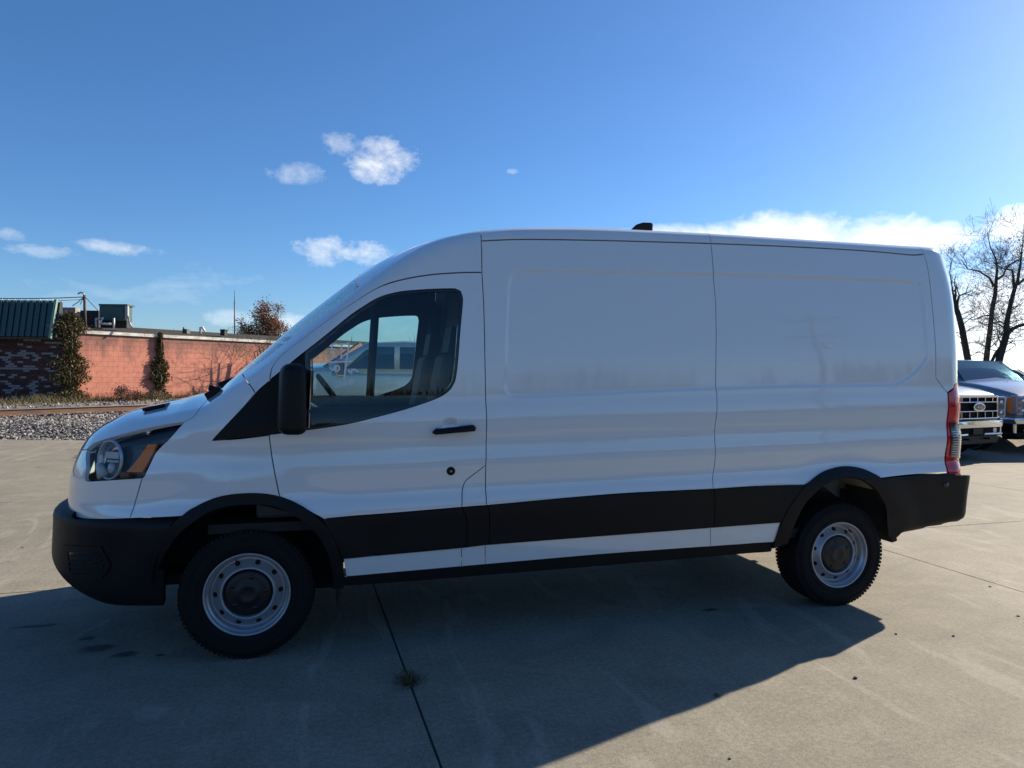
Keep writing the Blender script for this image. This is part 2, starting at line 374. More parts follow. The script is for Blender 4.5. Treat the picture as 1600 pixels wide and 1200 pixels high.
def railway():
    root = empty('railway_track', P2(0, 0, A=RA)); tag(root, 'rusty railway track with shiny railhead on grey ballast', 'railway')
    steel = mat('rail_rust', (.16, .085, .05), .75, var=.45, vscale=3, stretch=(1, 1, 6)); shine = mat('rail_head', (.55, .53, .5), .28, 1.0)
    wood = mat('sleeper_wood', (.07, .055, .045), .9, var=.5, vscale=5)
    I = Matrix.Translation(-root.location)
    prof = [(-.07, 0), (.07, 0), (.07, .015), (.012, .035), (.012, .125), (.036, .138), (.036, .168), (-.036, .168), (-.036, .138), (-.012, .125), (-.012, .035), (-.07, .015)]
    for off, dz in ((0, .115), (-1.5, -.10)):
        m_ = MB(); a, b = P2(-14, off, .20, dz, RA), P2(40, off, .20, dz, RA); d = (b-a).normalized(); n = Vector((0, 0, 1)).cross(d)
        v = [(p+n*x+Vector((0, 0, z))-root.location) for p in (a, b) for x, z in prof]; k = len(prof)
        m_.add(v, [(i, (i+1) % k, k+(i+1) % k, k+i) for i in range(k)]+[tuple(range(k)), tuple(range(2*k-1, k-1, -1))])
        r = m_.build('rail', steel, root)
        h = MB(); v = [(p+n*x+Vector((0, 0, z))-root.location) for p in (a, b) for x, z in ((-.038, .152), (.038, .152), (.034, .1705), (-.034, .1705))]
        h.add(v, [(0, 1, 5, 4), (1, 2, 6, 5), (2, 3, 7, 6), (3, 0, 4, 7)]); h.build('railhead', shine, r)
    me = None
    for k in range(-10, 40):
        if me is None: b_ = MB(); b_.box((0, 0, 0), (.23, 2.5, .15)); me = b_.mesh('sleeper'); me.materials.append(wood)
        o = link('sleeper', me, parent=root); p = P2(k*.6, -.75, .21, -.03, RA)-root.location; o.location = p
        d = P2(1, 0, 0, 0, RA)-P2(0, 0, 0, 0, RA); o.rotation_euler[2] = math.atan2(d.y, d.x)+random.uniform(-.01, .01)
railway()
def ballast():
    # crushed stone: real stones, far too many to count
    bm0 = bmesh.new(); bmesh.ops.create_icosphere(bm0, subdivisions=1, radius=1.0)
    base = np.array([v.co[:] for v in bm0.verts]); faces = [tuple(v.index for v in f.verts) for f in bm0.faces]; bm0.free()
    shapes = [base*RNG.uniform(.65, 1.25, (len(base), 1)) for _ in range(12)]
    V = []; F = []; cnt = 0
    def put(q, s, z):
        nonlocal cnt
        sh = shapes[cnt % 12]; a = RNG.uniform(0, 6.28); c_, s_ = math.cos(a), math.sin(a)
        k = np.array([s*RNG.uniform(.8, 1.4), s, s*RNG.uniform(.6, 1.0)])
        p = sh*k; p = np.stack([p[:, 0]*c_-p[:, 1]*s_, p[:, 0]*s_+p[:, 1]*c_, p[:, 2]], 1)+np.array(cf(q[0], q[1], z))
        V.append(p); F.extend([tuple(i+cnt*len(base) for i in f) for f in faces]); cnt += 1
    for _ in range(15000):
        lat = RNG.uniform(-15, -4); dep = 14.95+abs(RNG.normal(0, 1))*3.2
        q = np.array([lat, dep]); d = (q-RA) @ WN
        if d < -2.2 or lat/dep < -.80 or lat/dep > -.5: continue
        if -.12 < d < .12: continue
        s = RNG.uniform(.018, .042); put(q, s, HZ(q)+s*.3)
    for _ in range(2500):
        s_ = RNG.uniform(-6, 14); q = RA+WD*s_+WN*RNG.uniform(-6.5, -1.8); s = RNG.uniform(.02, .06)
        put(q, s, HZ(q)+s*.2)
    me = bpy.data.meshes.new('ballast'); me.from_pydata(np.concatenate(V).tolist(), [], F); me.update()
    M = bpy.data.materials.new('ballast_stone'); M.use_nodes = True; nt = M.node_tree; b = nt.nodes['Principled BSDF']; b.inputs['Roughness'].default_value = .9
    g = nt.nodes.new('ShaderNodeNewGeometry'); r = nt.nodes.new('ShaderNodeValToRGB'); e = r.color_ramp.elements
    e[0].color = (.035, .035, .04, 1); e[1].color = (.40, .375, .34, 1); e.new(.5).color = (.15, .135, .125, 1); nt.links.new(g.outputs['Random Per Island'], r.inputs[0]); nt.links.new(r.outputs[0], b.inputs['Base Color'])
    o = link('ballast', me, M); tag(o, 'grey crushed stone ballast between the lot and the rail', 'gravel', kind='stuff')
ballast()
def weeds():
    m_ = MB()
    for _ in range(6500):
        s_ = random.uniform(-9, 12); off = random.uniform(.15, 4.4)**1.0
        if random.random() < .45: off = abs(random.gauss(0, .7))+.15
        p = P2(s_, off); h = random.uniform(.04, .16)*(2.6 if off < .9 and random.random() < .5 else 1)
        blade_mesh(m_, p, h, random.uniform(.2, 1.4), random.uniform(0, 6.28), random.uniform(.004, .010))
    for _ in range(5200):
        s_ = random.uniform(-3, 12); off = .12+abs(random.gauss(0, .45)); p = P2(s_, off)
        h = random.uniform(.10, .42)*(.6+.4*math.sin(s_*1.7)**2)
        blade_mesh(m_, p, h, random.uniform(.1, .9), random.uniform(0, 6.28), random.uniform(.004, .009))
    M = bpy.data.materials.new('weed_blades'); M.use_nodes = True; nt = M.node_tree; b = nt.nodes['Principled BSDF']; b.inputs['Roughness'].default_value = .9
    g = nt.nodes.new('ShaderNodeNewGeometry'); r = nt.nodes.new('ShaderNodeValToRGB'); e = r.color_ramp.elements
    e[0].color = (.10, .055, .03, 1); e[1].color = (.26, .22, .11, 1); e.new(.4).color = (.16, .12, .06, 1); e.new(.75).color = (.12, .15, .04, 1)
    nt.links.new(g.outputs['Random Per Island'], r.inputs[0]); nt.links.new(r.outputs[0], b.inputs['Base Color'])
    o = m_.build('dry_weeds', M, fix=False); tag(o, 'dry yellow and brown weeds along the foot of the walls', 'weeds', kind='stuff')
weeds()

def unseen_dark_ground():  # unseen dark ground added behind the camera to cut light bounced onto the van
    m_ = MB(); c = J0-JY*(6.53+15); m_.box((c[0]+10, c[1], -.012), (110, 30, .006), rz=JA); o = m_.build('unseen_dark_ground', mat('low_bounce_dark', (.045, .045, .047), .9, var=.3, vscale=2.5, bump=.6, bscale=90)); tag(o, kind='structure')
unseen_dark_ground()
# ================================================================== buildings on the left
def brick_building():
    B0 = Vector(cf(-16.06, 25.0, 0)); root = empty('brick_building', B0, -YAW)
    tag(root, 'dark brick building with flecked pale bricks under a green metal mansard roof', 'building')
    dark = mat('brick_dark', (.060, .026, .024), .85, var=.5, vscale=9, bump=.4, bscale=60); pale = mat('brick_pale', (.24, .23, .24), .8, var=.3, vscale=9, bump=.3, bscale=60)
    mid = mat('brick_mid', (.095, .038, .030), .85, var=.5, vscale=9, bump=.4, bscale=60); mortar = mat('mortar_dark', (.045, .04, .04), .95, var=.3)
    w = MB(); w.box((-6, 4.03, 1.3), (12, 8, 2.62)); w.build('wall', mortar, root)
    bl, bh, g = .205, .068, .010
    ms = []
    for k, mm in enumerate((dark, mid, pale)):
        b = MB(); b.box((0, 0, 0), (bl, .05, bh)); me = b.mesh('brick'); me.materials.append(mm); ms.append(me)
    n = 0; rest = [MB(), MB(), MB()]; cells = []
    for r in range(33):
        z = .06+r*(bh+g)+bh/2
        for c in range(54):
            x = -.105-(c+(.5 if r % 2 else 0))*(bl+g)
            cells.append((abs(x)+(10 if z < .3 else 0), x, z))
    cells.sort()
    for (_, x, z) in cells:
        q = random.random(); k = 2 if q < .24 else (1 if q < .55 else 0); y = .026+random.uniform(-.004, .004)-.006
        if n < 300: o = link('brick', ms[k], parent=root); o.location = (x, y, z)
        else: rest[k].box((x, y, z), (bl, .05, bh))
        n += 1
    for k, mm in enumerate((dark, mid, pale)): o = rest[k].build('brickwork', mm, root); o['kind'] = 'stuff'
    # mansard of standing seam panels
    grn = mat('green_metal', (.012, .058, .050), .38, var=.25, vscale=1.5, stretch=(4, 4, .3)); lt = mat('green_trim', (.16, .27, .22), .45, var=.2, vscale=3); wht = mat('light_gap_white', (.7, .68, .62), .7)
    zt, zb, yt, yb = 3.92, 2.63, -.18, -.42
    back = MB(); back.add([(-12, yb+.06, zb-.02), (.0, yb+.06, zb-.02), (.0, yt+.06, zt-.05), (-12, yt+.06, zt-.05), (-12, .02, zb-.02), (0, .02, zb-.02), (0, .02, zt-.05), (-12, .02, zt-.05)],
        [(0, 1, 2, 3), (5, 4, 7, 6), (1, 5, 6, 2), (4, 0, 3, 7), (3, 2, 6, 7), (4, 5, 1, 0)]); back.build('mansard_frame', mat('frame_dark', (.03, .035, .035), .9), root)
    pw = .224; ang = math.atan2(yt-yb, zt-zb); Lp = math.hypot(zt-zb, yt-yb)
    p = MB(); p.box((0, 0, Lp/2), (pw-.03, .008, Lp)); p.box((pw/2-.012, -.02, Lp/2), (.024, .05, Lp)); pm = p.mesh('roof_panel'); pm.materials.append(grn)
    c_ = MB(); c_.box((0, 0, 0), (.03, .04, .10)); cm = c_.mesh('light_gap_piece'); cm.materials.append(wht)  # white pieces stand in for light showing through gaps between the ribs
    for k in range(50):
        x = -.30-k*pw
        o = link('roof_panel', pm, parent=root); o.location = (x, yb+.03, zb); o.rotation_euler = (-ang, 0, 0)
        o2 = link('light_gap_piece', cm, parent=root); o2.location = (x+.06, yt+.015, zt-.02+random.uniform(-.01, .01))
    t = MB(); t.box((-.115, (yt+yb)/2-.02, (zt+zb)/2-.02), (.085, .10, Lp+.10), rx=-ang, ry=.035); t.build('edge_trim', lt, root)
    e = MB(); e.box((-6.1, yb+.08, zb-.06), (12, .16, .07)); e.build('eave', mat('eave_brown', (.05, .045, .035), .9), root)
    # small block parapet beyond the mansard end with a post
    bp = MB(); bp.box((-.72, 1.6, 3.2), (.56, .3, 1.24)); bp.build('parapet', mat('parapet_block', (.30, .27, .22), .9, var=.3, vscale=6, bump=.4, bscale=30), root)
    po = MB(); po.tube([(-.80, 1.2, 2.6), (-.80, 1.2, 4.02)], .035); po.build('vent_pipe', mat('galvanised', (.30, .30, .31), .5, .6), root)
brick_building()
def pink_paint():
    m_ = bpy.data.materials.new('pink_paint'); m_.use_nodes = True; nt = m_.node_tree; L = nt.links; b = nt.nodes['Principled BSDF']; b.inputs['Roughness'].default_value = .85
    g = nt.nodes.new('ShaderNodeNewGeometry'); mp = nt.nodes.new('ShaderNodeMapping'); mp.inputs['Scale'].default_value = (1, 1, .35); L.new(g.outputs['Position'], mp.inputs[0])
    def noise(sc, d, vec): n = nt.nodes.new('ShaderNodeTexNoise'); n.inputs['Scale'].default_value = sc; n.inputs['Detail'].default_value = d; n.inputs['Roughness'].default_value = .65; L.new(vec, n.inputs['Vector']); return n.outputs[0]
    n1 = noise(2.4, 7, mp.outputs[0]); n2 = noise(5.0, 5, g.outputs['Position'])
    r = nt.nodes.new('ShaderNodeValToRGB'); e = r.color_ramp.elements; e[0].position = .3; e[0].color = (.46, .165, .110, 1); e[1].position = .7; e[1].color = (.60, .245, .170, 1); L.new(n2, r.inputs[0])
    # grime washed down from the coping: deeper near the wall top, ragged lower edge
    sp = nt.nodes.new('ShaderNodeSeparateXYZ'); L.new(g.outputs['Position'], sp.inputs[0])
    a = nt.nodes.new('ShaderNodeMath'); a.operation = 'MULTIPLY_ADD'; L.new(n1, a.inputs[0]); a.inputs[1].default_value = 2.6; L.new(sp.outputs[2], a.inputs[2])
    mr = nt.nodes.new('ShaderNodeMapRange'); mr.inputs[1].default_value = 3.15; mr.inputs[2].default_value = 4.1; mr.interpolation_type = 'SMOOTHSTEP'; L.new(a.outputs[0], mr.inputs[0])
    ml = nt.nodes.new('ShaderNodeMath'); ml.operation = 'MULTIPLY'; ml.inputs[1].default_value = .85; L.new(mr.outputs[0], ml.inputs[0])
    mx = nt.nodes.new('ShaderNodeMix'); mx.data_type = 'RGBA'; L.new(ml.outputs[0], mx.inputs[0]); L.new(r.outputs[0], mx.inputs[6]); mx.inputs[7].default_value = (.16, .085, .070, 1)
    L.new(mx.outputs[2], b.inputs['Base Color'])
    bp = nt.nodes.new('ShaderNodeBump'); bp.inputs['Strength'].default_value = .4; bp.inputs['Distance'].default_value = .01; L.new(noise(45, 5, g.outputs['Position']), bp.inputs['Height']); L.new(bp.outputs[0], b.inputs['Normal'])
    return m_
def pink_building():
    a = P2(0, 0, 0); d = P2(1, 0, 0)-a; rz = math.atan2(d.y, d.x)
    root = empty('block_building', a, rz); tag(root, 'long low building of pink painted concrete blocks with white coping', 'building')
    pk = pink_paint(); Lw, zt = 30.0, 2.80
    back = mat('block_joint', (.40, .15, .105), .95, var=.3, vscale=4)
    w = MB(); w.box((Lw/2, 4.05, zt/2), (Lw, 8, zt)); w.build('wall', back, root)
    bl, bh, g = .40, .20, .006; b = MB(); b.box((0, 0, 0), (bl-g, .06, bh-g)); me = b.mesh('block'); me.materials.append(pk)
    rest = MB(); n = 0
    for c in range(75):
        for r in range(14):
            x = .2+c*bl+(bl/2 if r % 2 else 0); z = .1+r*bh
            y = .05+.026-.003+random.uniform(-.001, .001)
            if z < .35 or n >= 300: rest.box((x, y, z), (bl-g, .06, bh-g))
            else: o = link('block', me, parent=root); o.location = (x, y, z); n += 1
    o = rest.build('blockwork', pk, root); o['kind'] = 'stuff'
    wm = mat('coping_white', (.62, .63, .60), .55, var=.35, vscale=3, dark=(.30, .26, .20), stretch=(1, 1, 3)); cb = MB(); cb.box((0, 0, 0), (2.985, .16, .12)); cme = cb.mesh('coping'); cme.materials.append(wm)
    for k in range(10): o = link('coping', cme, parent=root); o.location = (1.5+k*3, .06, zt+.055+random.uniform(-.008, .008)); o.rotation_euler[1] = random.uniform(-.003, .003)
    rf = MB(); rf.add([(0, .15, zt+.10), (Lw, .15, zt+.10), (Lw, 8, zt+.75), (0, 8, zt+.75), (0, .15, zt-.1), (Lw, .15, zt-.1), (Lw, 8, zt-.1), (0, 8, zt-.1)],
        [(0, 1, 2, 3), (1, 0, 4, 5), (2, 1, 5, 6), (3, 2, 6, 7), (0, 3, 7, 4)]); roof = rf.build('roof', mat('tar_roof', (.035, .034, .036), .85, var=.5, vscale=2, bump=.5, bscale=12), root)
    seam = MB()
    for k in range(9): seam.box((Lw/2, .7+k*.8, zt+.16+(.55+k*.8)*.0828+.0), (Lw, .03, .03), rx=.083)
    seam.build('roof_seam', mat('tar_seam', (.06, .058, .055), .8), roof)
pink_building()
def rooftop():
    grn = mat('unit_green', (.035, .085, .075), .5, var=.2, vscale=4); blk = mat('unit_black', (.012, .012, .014), .7); gal = mat('galvanised', (.30, .30, .31), .5, .6); wp = mat('pipe_white', (.65, .65, .63), .6)
    def boxpx(m_, u0, u1, v0, v1, dep, th, yoff=0):
        c = at((u0+u1)/2, (v0+v1)/2, dep); m_.box(c+FWD*(th/2), ((u1-u0)*dep/FPX, th, (v1-v0)*dep/FPX), rz=-YAW)
    c = at(177, 503, 27); ac = empty('rooftop_air_conditioner', c); tag(ac, 'green boxy air conditioner unit on the low roof', 'air conditioner')
    def part(name, m_, mm, bev=0): o = m_.build(name, mm, None, bevel=bev); o.parent = ac; o.matrix_parent_inverse = Matrix.Translation(-Vector(c)); return o
    x = MB(); boxpx(x, 155, 197, 477, 501, 27, .45); part('cabinet', x, grn, .02)
    x = MB(); boxpx(x, 154, 199, 475, 477.5, 26.95, .55); part('lid', x, grn)
    x = MB(); boxpx(x, 172, 193, 480, 497, 26.97, .04); part('access_panel', x, mat('unit_green_2', (.03, .07, .066), .45))
    x = MB(); boxpx(x, 195, 199.5, 478, 500, 26.9, .1); part('corner_post', x, gal)
    x = MB(); boxpx(x, 157, 198, 501, 512, 27.1, .3); part('curb', x, blk)
    x = MB(); x.tube([at(150, 512, 26.6), at(150, 498, 26.6), at(161, 497, 26.6), at(156, 506, 26.6), at(174, 506, 26.6)], .045); part('duct', x, wp)
    x = MB(); x.tube([at(178, 513, 26.5), at(178, 497, 26.5)], .035); part('vent_pipe', x, wp)
    x = MB(); x.tube([at(200, 494, 26.8), at(203, 506, 26.8), at(207, 512, 26.8)], .03); part('conduit', x, gal)
    d = MB(); boxpx(d, 119, 154, 485, 512, 28, .4); o = d.build('rooftop_screen', blk, None, bevel=.02); tag(o, 'dark low equipment screen beside the green rooftop unit', 'screen')
    p = at(133, 512, 27.5); root = empty('service_pole', p); tag(root, 'thin brown service pole with wires on the low roof', 'pole')
    def pp(name, m_, mm): o = m_.build(name, mm, None); o.parent = root; o.matrix_parent_inverse = Matrix.Translation(-Vector(p)); return o
    x = MB(); x.tube([p, at(132, 461, 27.5)], [.06, .05]); pp('mast', x, mat('mast_rust', (.10, .06, .045), .8, var=.3, vscale=4))
    x = MB(); x.tube([at(132, 462, 27.5), at(130, 458, 27.5), at(126, 457, 27.5), at(122, 459, 27.4)], .03); pp('weatherhead', x, gal)
    x = MB(); x.tube([at(132, 463, 27.5), at(122, 472, 27.5), at(113, 478, 27.5)], .015); x.tube([at(132, 463, 27.5), at(153, 485, 27.3)], .012); x.tube([at(131, 464, 27.5), at(125, 476, 27.5)], .012); pp('guy_wire', x, blk)
    w = MB(); pts = []
    for k in range(13):
        t = k/12; a = np.array(at(131, 464, 27.5)); b = np.array(at(-420, 420, 24)); q = a+(b-a)*t; q[2] -= 1.6*t*(1-t); pts.append(q)
    w.tube(pts, .018, 5); w.tube([q+np.array([0, 0, -.10]) for q in pts], .010, 5); o = w.build('overhead_cable', blk); tag(o, 'black overhead cable running left from the roof service pole', 'cable')
    a = at(366.5, 522, 33); m_ = MB(); m_.tube([a, at(366.5, 470, 33)], .028); m_.tube([at(366.5, 470, 33), at(366.5, 454, 33)], .014); o = m_.build('antenna_mast', mat('mast_grey', (.10, .10, .11), .6, .4)); tag(o, 'tall thin antenna mast standing on the pink building roof', 'antenna')
    m_ = MB(); boxpx(m_, 344, 351, 516, 524, 31, .3); boxpx(m_, 343.5, 351.5, 514.5, 516.2, 30.95, .4); o = m_.build('roof_vent', blk); tag(o, 'small black box vent on the dark low roof', 'vent')
    m_ = MB(); m_.tube([at(313, 521, 30), at(313, 512, 30), at(316, 511, 30), at(320, 518, 30)], .05); o = m_.build('bent_vent_pipe', wp); tag(o, 'small bent pale vent pipe on the dark low roof', 'vent pipe')
    m_ = MB(); boxpx(m_, 285, 292, 514, 521, 30, .3); m_.tube([at(287, 515, 30), at(287, 511, 30)], .03); o = m_.build('roof_turbine', mat('vent_brown', (.10, .09, .08), .8)); tag(o, 'small brown stub vent on the dark low roof', 'vent')
rooftop()
# ================================================================== plants
def leaf_material(name, cols, rough=.7):
    M = bpy.data.materials.new(name); M.use_nodes = True; nt = M.node_tree; b = nt.nodes['Principled BSDF']; b.inputs['Roughness'].default_value = rough
    g = nt.nodes.new('ShaderNodeNewGeometry'); r = nt.nodes.new('ShaderNodeValToRGB'); e = r.color_ramp.elements
    e[0].color = (*cols[0], 1); e[1].color = (*cols[-1], 1)
    for k, c in enumerate(cols[1:-1]): e.new((k+1)/(len(cols)-1)).color = (*c, 1)
    nt.links.new(g.outputs['Random Per Island'], r.inputs[0]); nt.links.new(r.outputs[0], b.inputs['Base Color'])
    tr = nt.nodes.new('ShaderNodeBsdfTranslucent'); mx = nt.nodes.new('ShaderNodeMixShader'); mx.inputs[0].default_value = .25
    nt.links.new(r.outputs[0], tr.inputs[0]); nt.links.new(b.outputs[0], mx.inputs[1]); nt.links.new(tr.outputs[0], mx.inputs[2]); nt.links.new(mx.outputs[0], nt.nodes['Material Output'].inputs[0])
    return M
def leaf(m_, p, s):
    n = Vector((random.gauss(0, 1), random.gauss(0, 1), random.gauss(.3, 1))).normalized(); a = n.orthogonal().normalized(); a.rotate(Matrix.Rotation(random.uniform(0, 6.28), 3, n)); b = n.cross(a)
    p = Vector(p); l = s*random.uniform(.7, 1.3); w = l*.55
    m_.add([p, p+a*l*.5+b*w*.5+n*l*.06, p+a*l, p+a*l*.5-b*w*.5+n*l*.06], [(0, 1, 2), (0, 2, 3)])
def grow(mb, p, d, length, rad, lv, tips, bend=.25, split=(2, 3), shrink=.72, ratio=.62, seg=5, up=.12, minr=.004):
    n = 4; pts = [Vector(p)]; rads = [rad]; dd = Vector(d).normalized()
    for k in range(n):
        dd = (dd+Vector((random.gauss(0, bend), random.gauss(0, bend), random.gauss(0, bend)+up))*.45).normalized()
        pts.append(pts[-1]+dd*length/n); rads.append(max(minr, rad*(1-(1-ratio)*(k+1)/n)))
    mb.tube(pts, rads, seg if rad > .02 else 3, caps=False)
    if lv == 0: tips.append(pts[-1]); return
    for k in range(random.randint(*split)):
        i = random.choice((2, 3, 4)) if k else 4
        q = Vector((random.gauss(0, 1), random.gauss(0, 1), random.gauss(.1, .7))).normalized()
        nd = (dd*random.uniform(.55, 1.0)+q*random.uniform(.45, .85)).normalized()
        grow(mb, pts[i], nd, length*shrink*random.uniform(.75, 1.15), max(minr, rads[i]*.72), lv-1, tips, bend, split, shrink, ratio, seg, up, minr)
    if lv >= 2: tips.append(pts[3])
M_BARK = mat('bark_dark', (.055, .047, .038), .95, var=.45, vscale=7, bump=.8, bscale=25, stretch=(1, 1, .3))
M_BARKG = mat('bark_grey', (.13, .105, .085), .95, var=.4, vscale=7, bump=.5, bscale=25, stretch=(1, 1, .3))
def vine_column(name, label, u, vtop, vbase, half, dep_s, off, leaves, cols, shape, size=.085):
    base = P2(dep_s, off); root = empty(name, base); tag(root, label, 'climbing plant')
    H_ = shape[-1][0]; stems = MB(); lv = MB()
    for k in range(6):
        a = random.uniform(0, 6.28); pts = [Vector((math.cos(a)*.12, math.sin(a)*.06, 0))]
        for i in range(1, 7): pts.append(Vector((random.gauss(0, .07), random.gauss(0, .05), H_*i/6.4)))
        stems.tube(pts, [.03, .028, .024, .02, .016, .012, .006], 5, caps=False)
    for _ in range(leaves):
        z = random.uniform(0, 1)**.9*H_; w = np.interp(z, [s[0] for s in shape], [s[1] for s in shape])
        cl = .75+.5*math.sin(z*7.3+1)*math.sin(z*3.1); a = random.uniform(0, 6.28); r = w*math.sqrt(random.random())*cl*random.uniform(.7, 1.15)
        along = Vector((math.cos(a)*r, math.sin(a)*r*(.22 if half > 20 else .10), z+random.gauss(0, .03))); leaf(lv, along, size*random.uniform(.6, 1.3))
    d = P2(1, 0, 0)-P2(0, 0, 0); rz = math.atan2(d.y, d.x)
    root.rotation_euler[2] = rz
    stems.build('stems', M_BARKG, root, fix=False); lv.build('foliage', leaf_material(name+'_leaf', cols), root, fix=False)
vine_column('vine_column', 'tall leafy vine column growing against the corner of the pink wall', 125, 505, 630, 25, .22, .14, 9000,
            [(.045, .045, .018), (.08, .075, .03), (.055, .075, .03), (.12, .085, .035), (.22, .12, .05)], [(0, .72), (.5, .85), (1.0, .80), (1.4, .62), (1.8, .5), (2.3, .50), (2.65, .58), (2.9, .50), (3.15, .25)])
vine_column('vine_spire', 'narrow pointed evergreen vine growing midway along the pink wall', 255, 533, 628, 17, 3.62, .03, 5200,
            [(.03, .04, .014), (.05, .055, .02), (.10, .08, .03), (.16, .09, .035)], [(0, .52), (.5, .56), (.9, .52), (1.2, .42), (1.5, .28), (1.9, .20), (2.3, .14), (2.62, .04)])
def shrub(name, label, s_, off, h, r, n, cols):
    root = empty(name, P2(s_, off)); tag(root, label, 'shrub'); st = MB(); lv = MB(); tips = []
    for k in range(7):
        a = random.uniform(0, 6.28); grow(st, (0, 0, 0), (math.cos(a)*.6, math.sin(a)*.6, 1), h*.45, .012, 2, tips, bend=.3, minr=.003)
    for _ in range(n):
        t = random.choice(tips); leaf(lv, t+Vector((random.gauss(0, r*.28), random.gauss(0, r*.28), random.gauss(-.08, h*.14))), .06)
    st.build('stems', M_BARKG, root, fix=False); lv.build('foliage', leaf_material(name+'_leaf', cols), root, fix=False)
RED = [(.07, .022, .018), (.11, .035, .025), (.06, .04, .02)]; DRY = [(.10, .06, .03), (.16, .10, .05), (.07, .06, .025)]
shrub('red_shrub', 'rounded dark red shrub right beside the tall vine column', 1.55, 1.0, .62, .40, 900, RED)
shrub('low_red_shrub', 'smaller dark red shrub at the foot of the pink wall', 2.15, .9, .42, .34, 500, RED)
shrub('dry_shrub', 'low tangled brown shrub between the red shrubs and the pointed vine', 3.1, .7, .42, .5, 500, DRY)
shrub('brown_shrub', 'low brown shrub at the foot of the pointed vine', 4.9, .8, .45, .45, 500, DRY)
shrub('small_dry_shrub', 'thin dry shrub where the van hood hides the pink wall foot', 6.2, .7, .4, .45, 400, DRY)
def bare_tree_by_wall():
    root = empty('bare_wall_tree', P2(8.2, .85)); tag(root, 'bare thin many-stemmed tree casting shadows on the pink wall', 'tree'); tr = MB(); br = MB(); tips = []
    for k in range(6):
        a = random.uniform(0, 6.28); b0 = Vector((math.cos(a)*.15, math.sin(a)*.15, 0)); top = Vector((random.gauss(0, .45), random.gauss(0, .25), random.uniform(1.9, 2.6)))
        pts = [b0, b0.lerp(top, .35)+Vector((random.gauss(0, .06), 0, 0)), b0.lerp(top, .7)+Vector((random.gauss(0, .06), 0, 0)), top]; tr.tube(pts, [.045, .038, .03, .02], 6)
        for i in (1, 2, 3):
            for _ in range(3): grow(br, pts[i], (random.gauss(0, 1), random.gauss(0, .6), random.uniform(.1, .9)), random.uniform(.6, 1.0), .009, 2, tips, bend=.22, minr=.003)
    tr.build('trunk', M_BARK, root, fix=False); br.build('crown', M_BARK, root, fix=False)
bare_tree_by_wall()
def russet_tree():
    c = at(410, 540, 58); root = empty('russet_tree', (c[0], c[1], 0)); tag(root, 'small russet autumn tree rising behind the pink building', 'tree'); tr = MB(); br = MB(); lv = MB(); tips = []
    top = 4.3; tr.tube([(0, 0, -.3), (0.03, 0, 1.5), (0, 0.03, 3), (.05, 0, top)], [.16, .14, .12, .09], 8)
    for k in range(17):
        a = random.uniform(0, 6.28); z0 = random.uniform(2.2, top); grow(br, (0, 0, z0), (math.cos(a)*.75, math.sin(a)*.75, random.uniform(.6, 1.5)), random.uniform(.9, 1.5), .035, 3, tips, bend=.2, split=(2, 3), up=.2, shrink=.66, minr=.006)
    for _ in range(10000):
        t = random.choice(tips); leaf(lv, t+Vector((random.gauss(0, .22), random.gauss(0, .22), random.gauss(0, .22))), .15)
    tr.build('trunk', M_BARKG, root, fix=False); cr = br.build('crown', M_BARKG, root, fix=False); lv.build('foliage', leaf_material('russet_leaf', [(.13, .045, .02), (.22, .075, .03), (.10, .06, .03), (.30, .10, .035)]), cr, fix=False)
russet_tree()
def px_tree(name, label, dep, stems, seed, twig, lv=4, rad0=.16):
    random.seed(seed); b0 = at(stems[0][0][0], stems[0][0][1], dep); base = Vector((b0[0], b0[1], 0)); root = empty(name, base); tag(root, label, 'tree'); tr = MB(); br = MB(); tips = []
    for si, st in enumerate(stems):
        pts = [Vector(at(u, v, dep+k*.12*(1 if si % 2 else -1)))-base for k, (u, v, w) in enumerate(st)]; rd = [w*dep/FPX/2 for (_, _, w) in st]
        if si == 0: pts = [Vector((pts[0].x, pts[0].y, -.1))]+pts; rd = [rd[0]*1.2]+rd
        tr.tube(pts, rd, 10)
        for k in range(1, len(pts)):
            for _ in range(twig):
                t = random.random(); p = pts[k-1].lerp(pts[k], t)
                if p.z < 2.6: continue
                a = random.uniform(0, 6.28); grow(br, p, (math.cos(a), math.sin(a), random.uniform(-.2, .7)), random.uniform(.45, .95), max(.009, min(.024, rd[k]*.2)), lv-1, tips, bend=.3, shrink=.78, split=(2, 3), up=.1, minr=.005)
        for _ in range(3): grow(br, pts[-1], (random.gauss(0, .9), random.gauss(0, .6), .7), .6, rd[-1]*.7, lv-1, tips, bend=.28, shrink=.76, split=(2, 3), up=.08, minr=.0045)
    tr.build('trunk', M_BARK, root, fix=False); br.build('crown', M_BARK, root, fix=False)
px_tree('leaning_tree', 'bare tree with a single trunk leaning towards the van', 36, [[(1513, 566, 10), (1508, 540, 9.5), (1503, 512, 9), (1497, 490, 8), (1491, 474, 6.5)], [(1497, 490, 5), (1495, 474, 4), (1499, 462, 3)], [(1491, 474, 2.6), (1488, 450, 2), (1484, 425, 1.5), (1488, 405, 1)]], 3, 4, 4)
px_tree('tall_bare_tree', 'tall slender bare tree between the leaning tree and the forked tree', 38, [[(1540, 574, 9), (1543, 545, 8), (1547, 515, 7.2), (1550, 485, 6.5), (1555, 460, 6), (1556, 445, 5), (1558, 420, 3.2), (1556, 405, 2.4), (1547, 385, 1.6), (1543, 365, .9)],
        [(1553, 448, 4), (1546, 434, 3), (1530, 424, 2.4), (1512, 420, 1.6)], [(1556, 438, 3.6), (1568, 430, 3), (1571, 421, 2.6), (1580, 412, 2), (1595, 405, 1.5)], [(1548, 492, 2.4), (1535, 494, 1.8), (1522, 500, 1.2)]], 11, 5, 4)
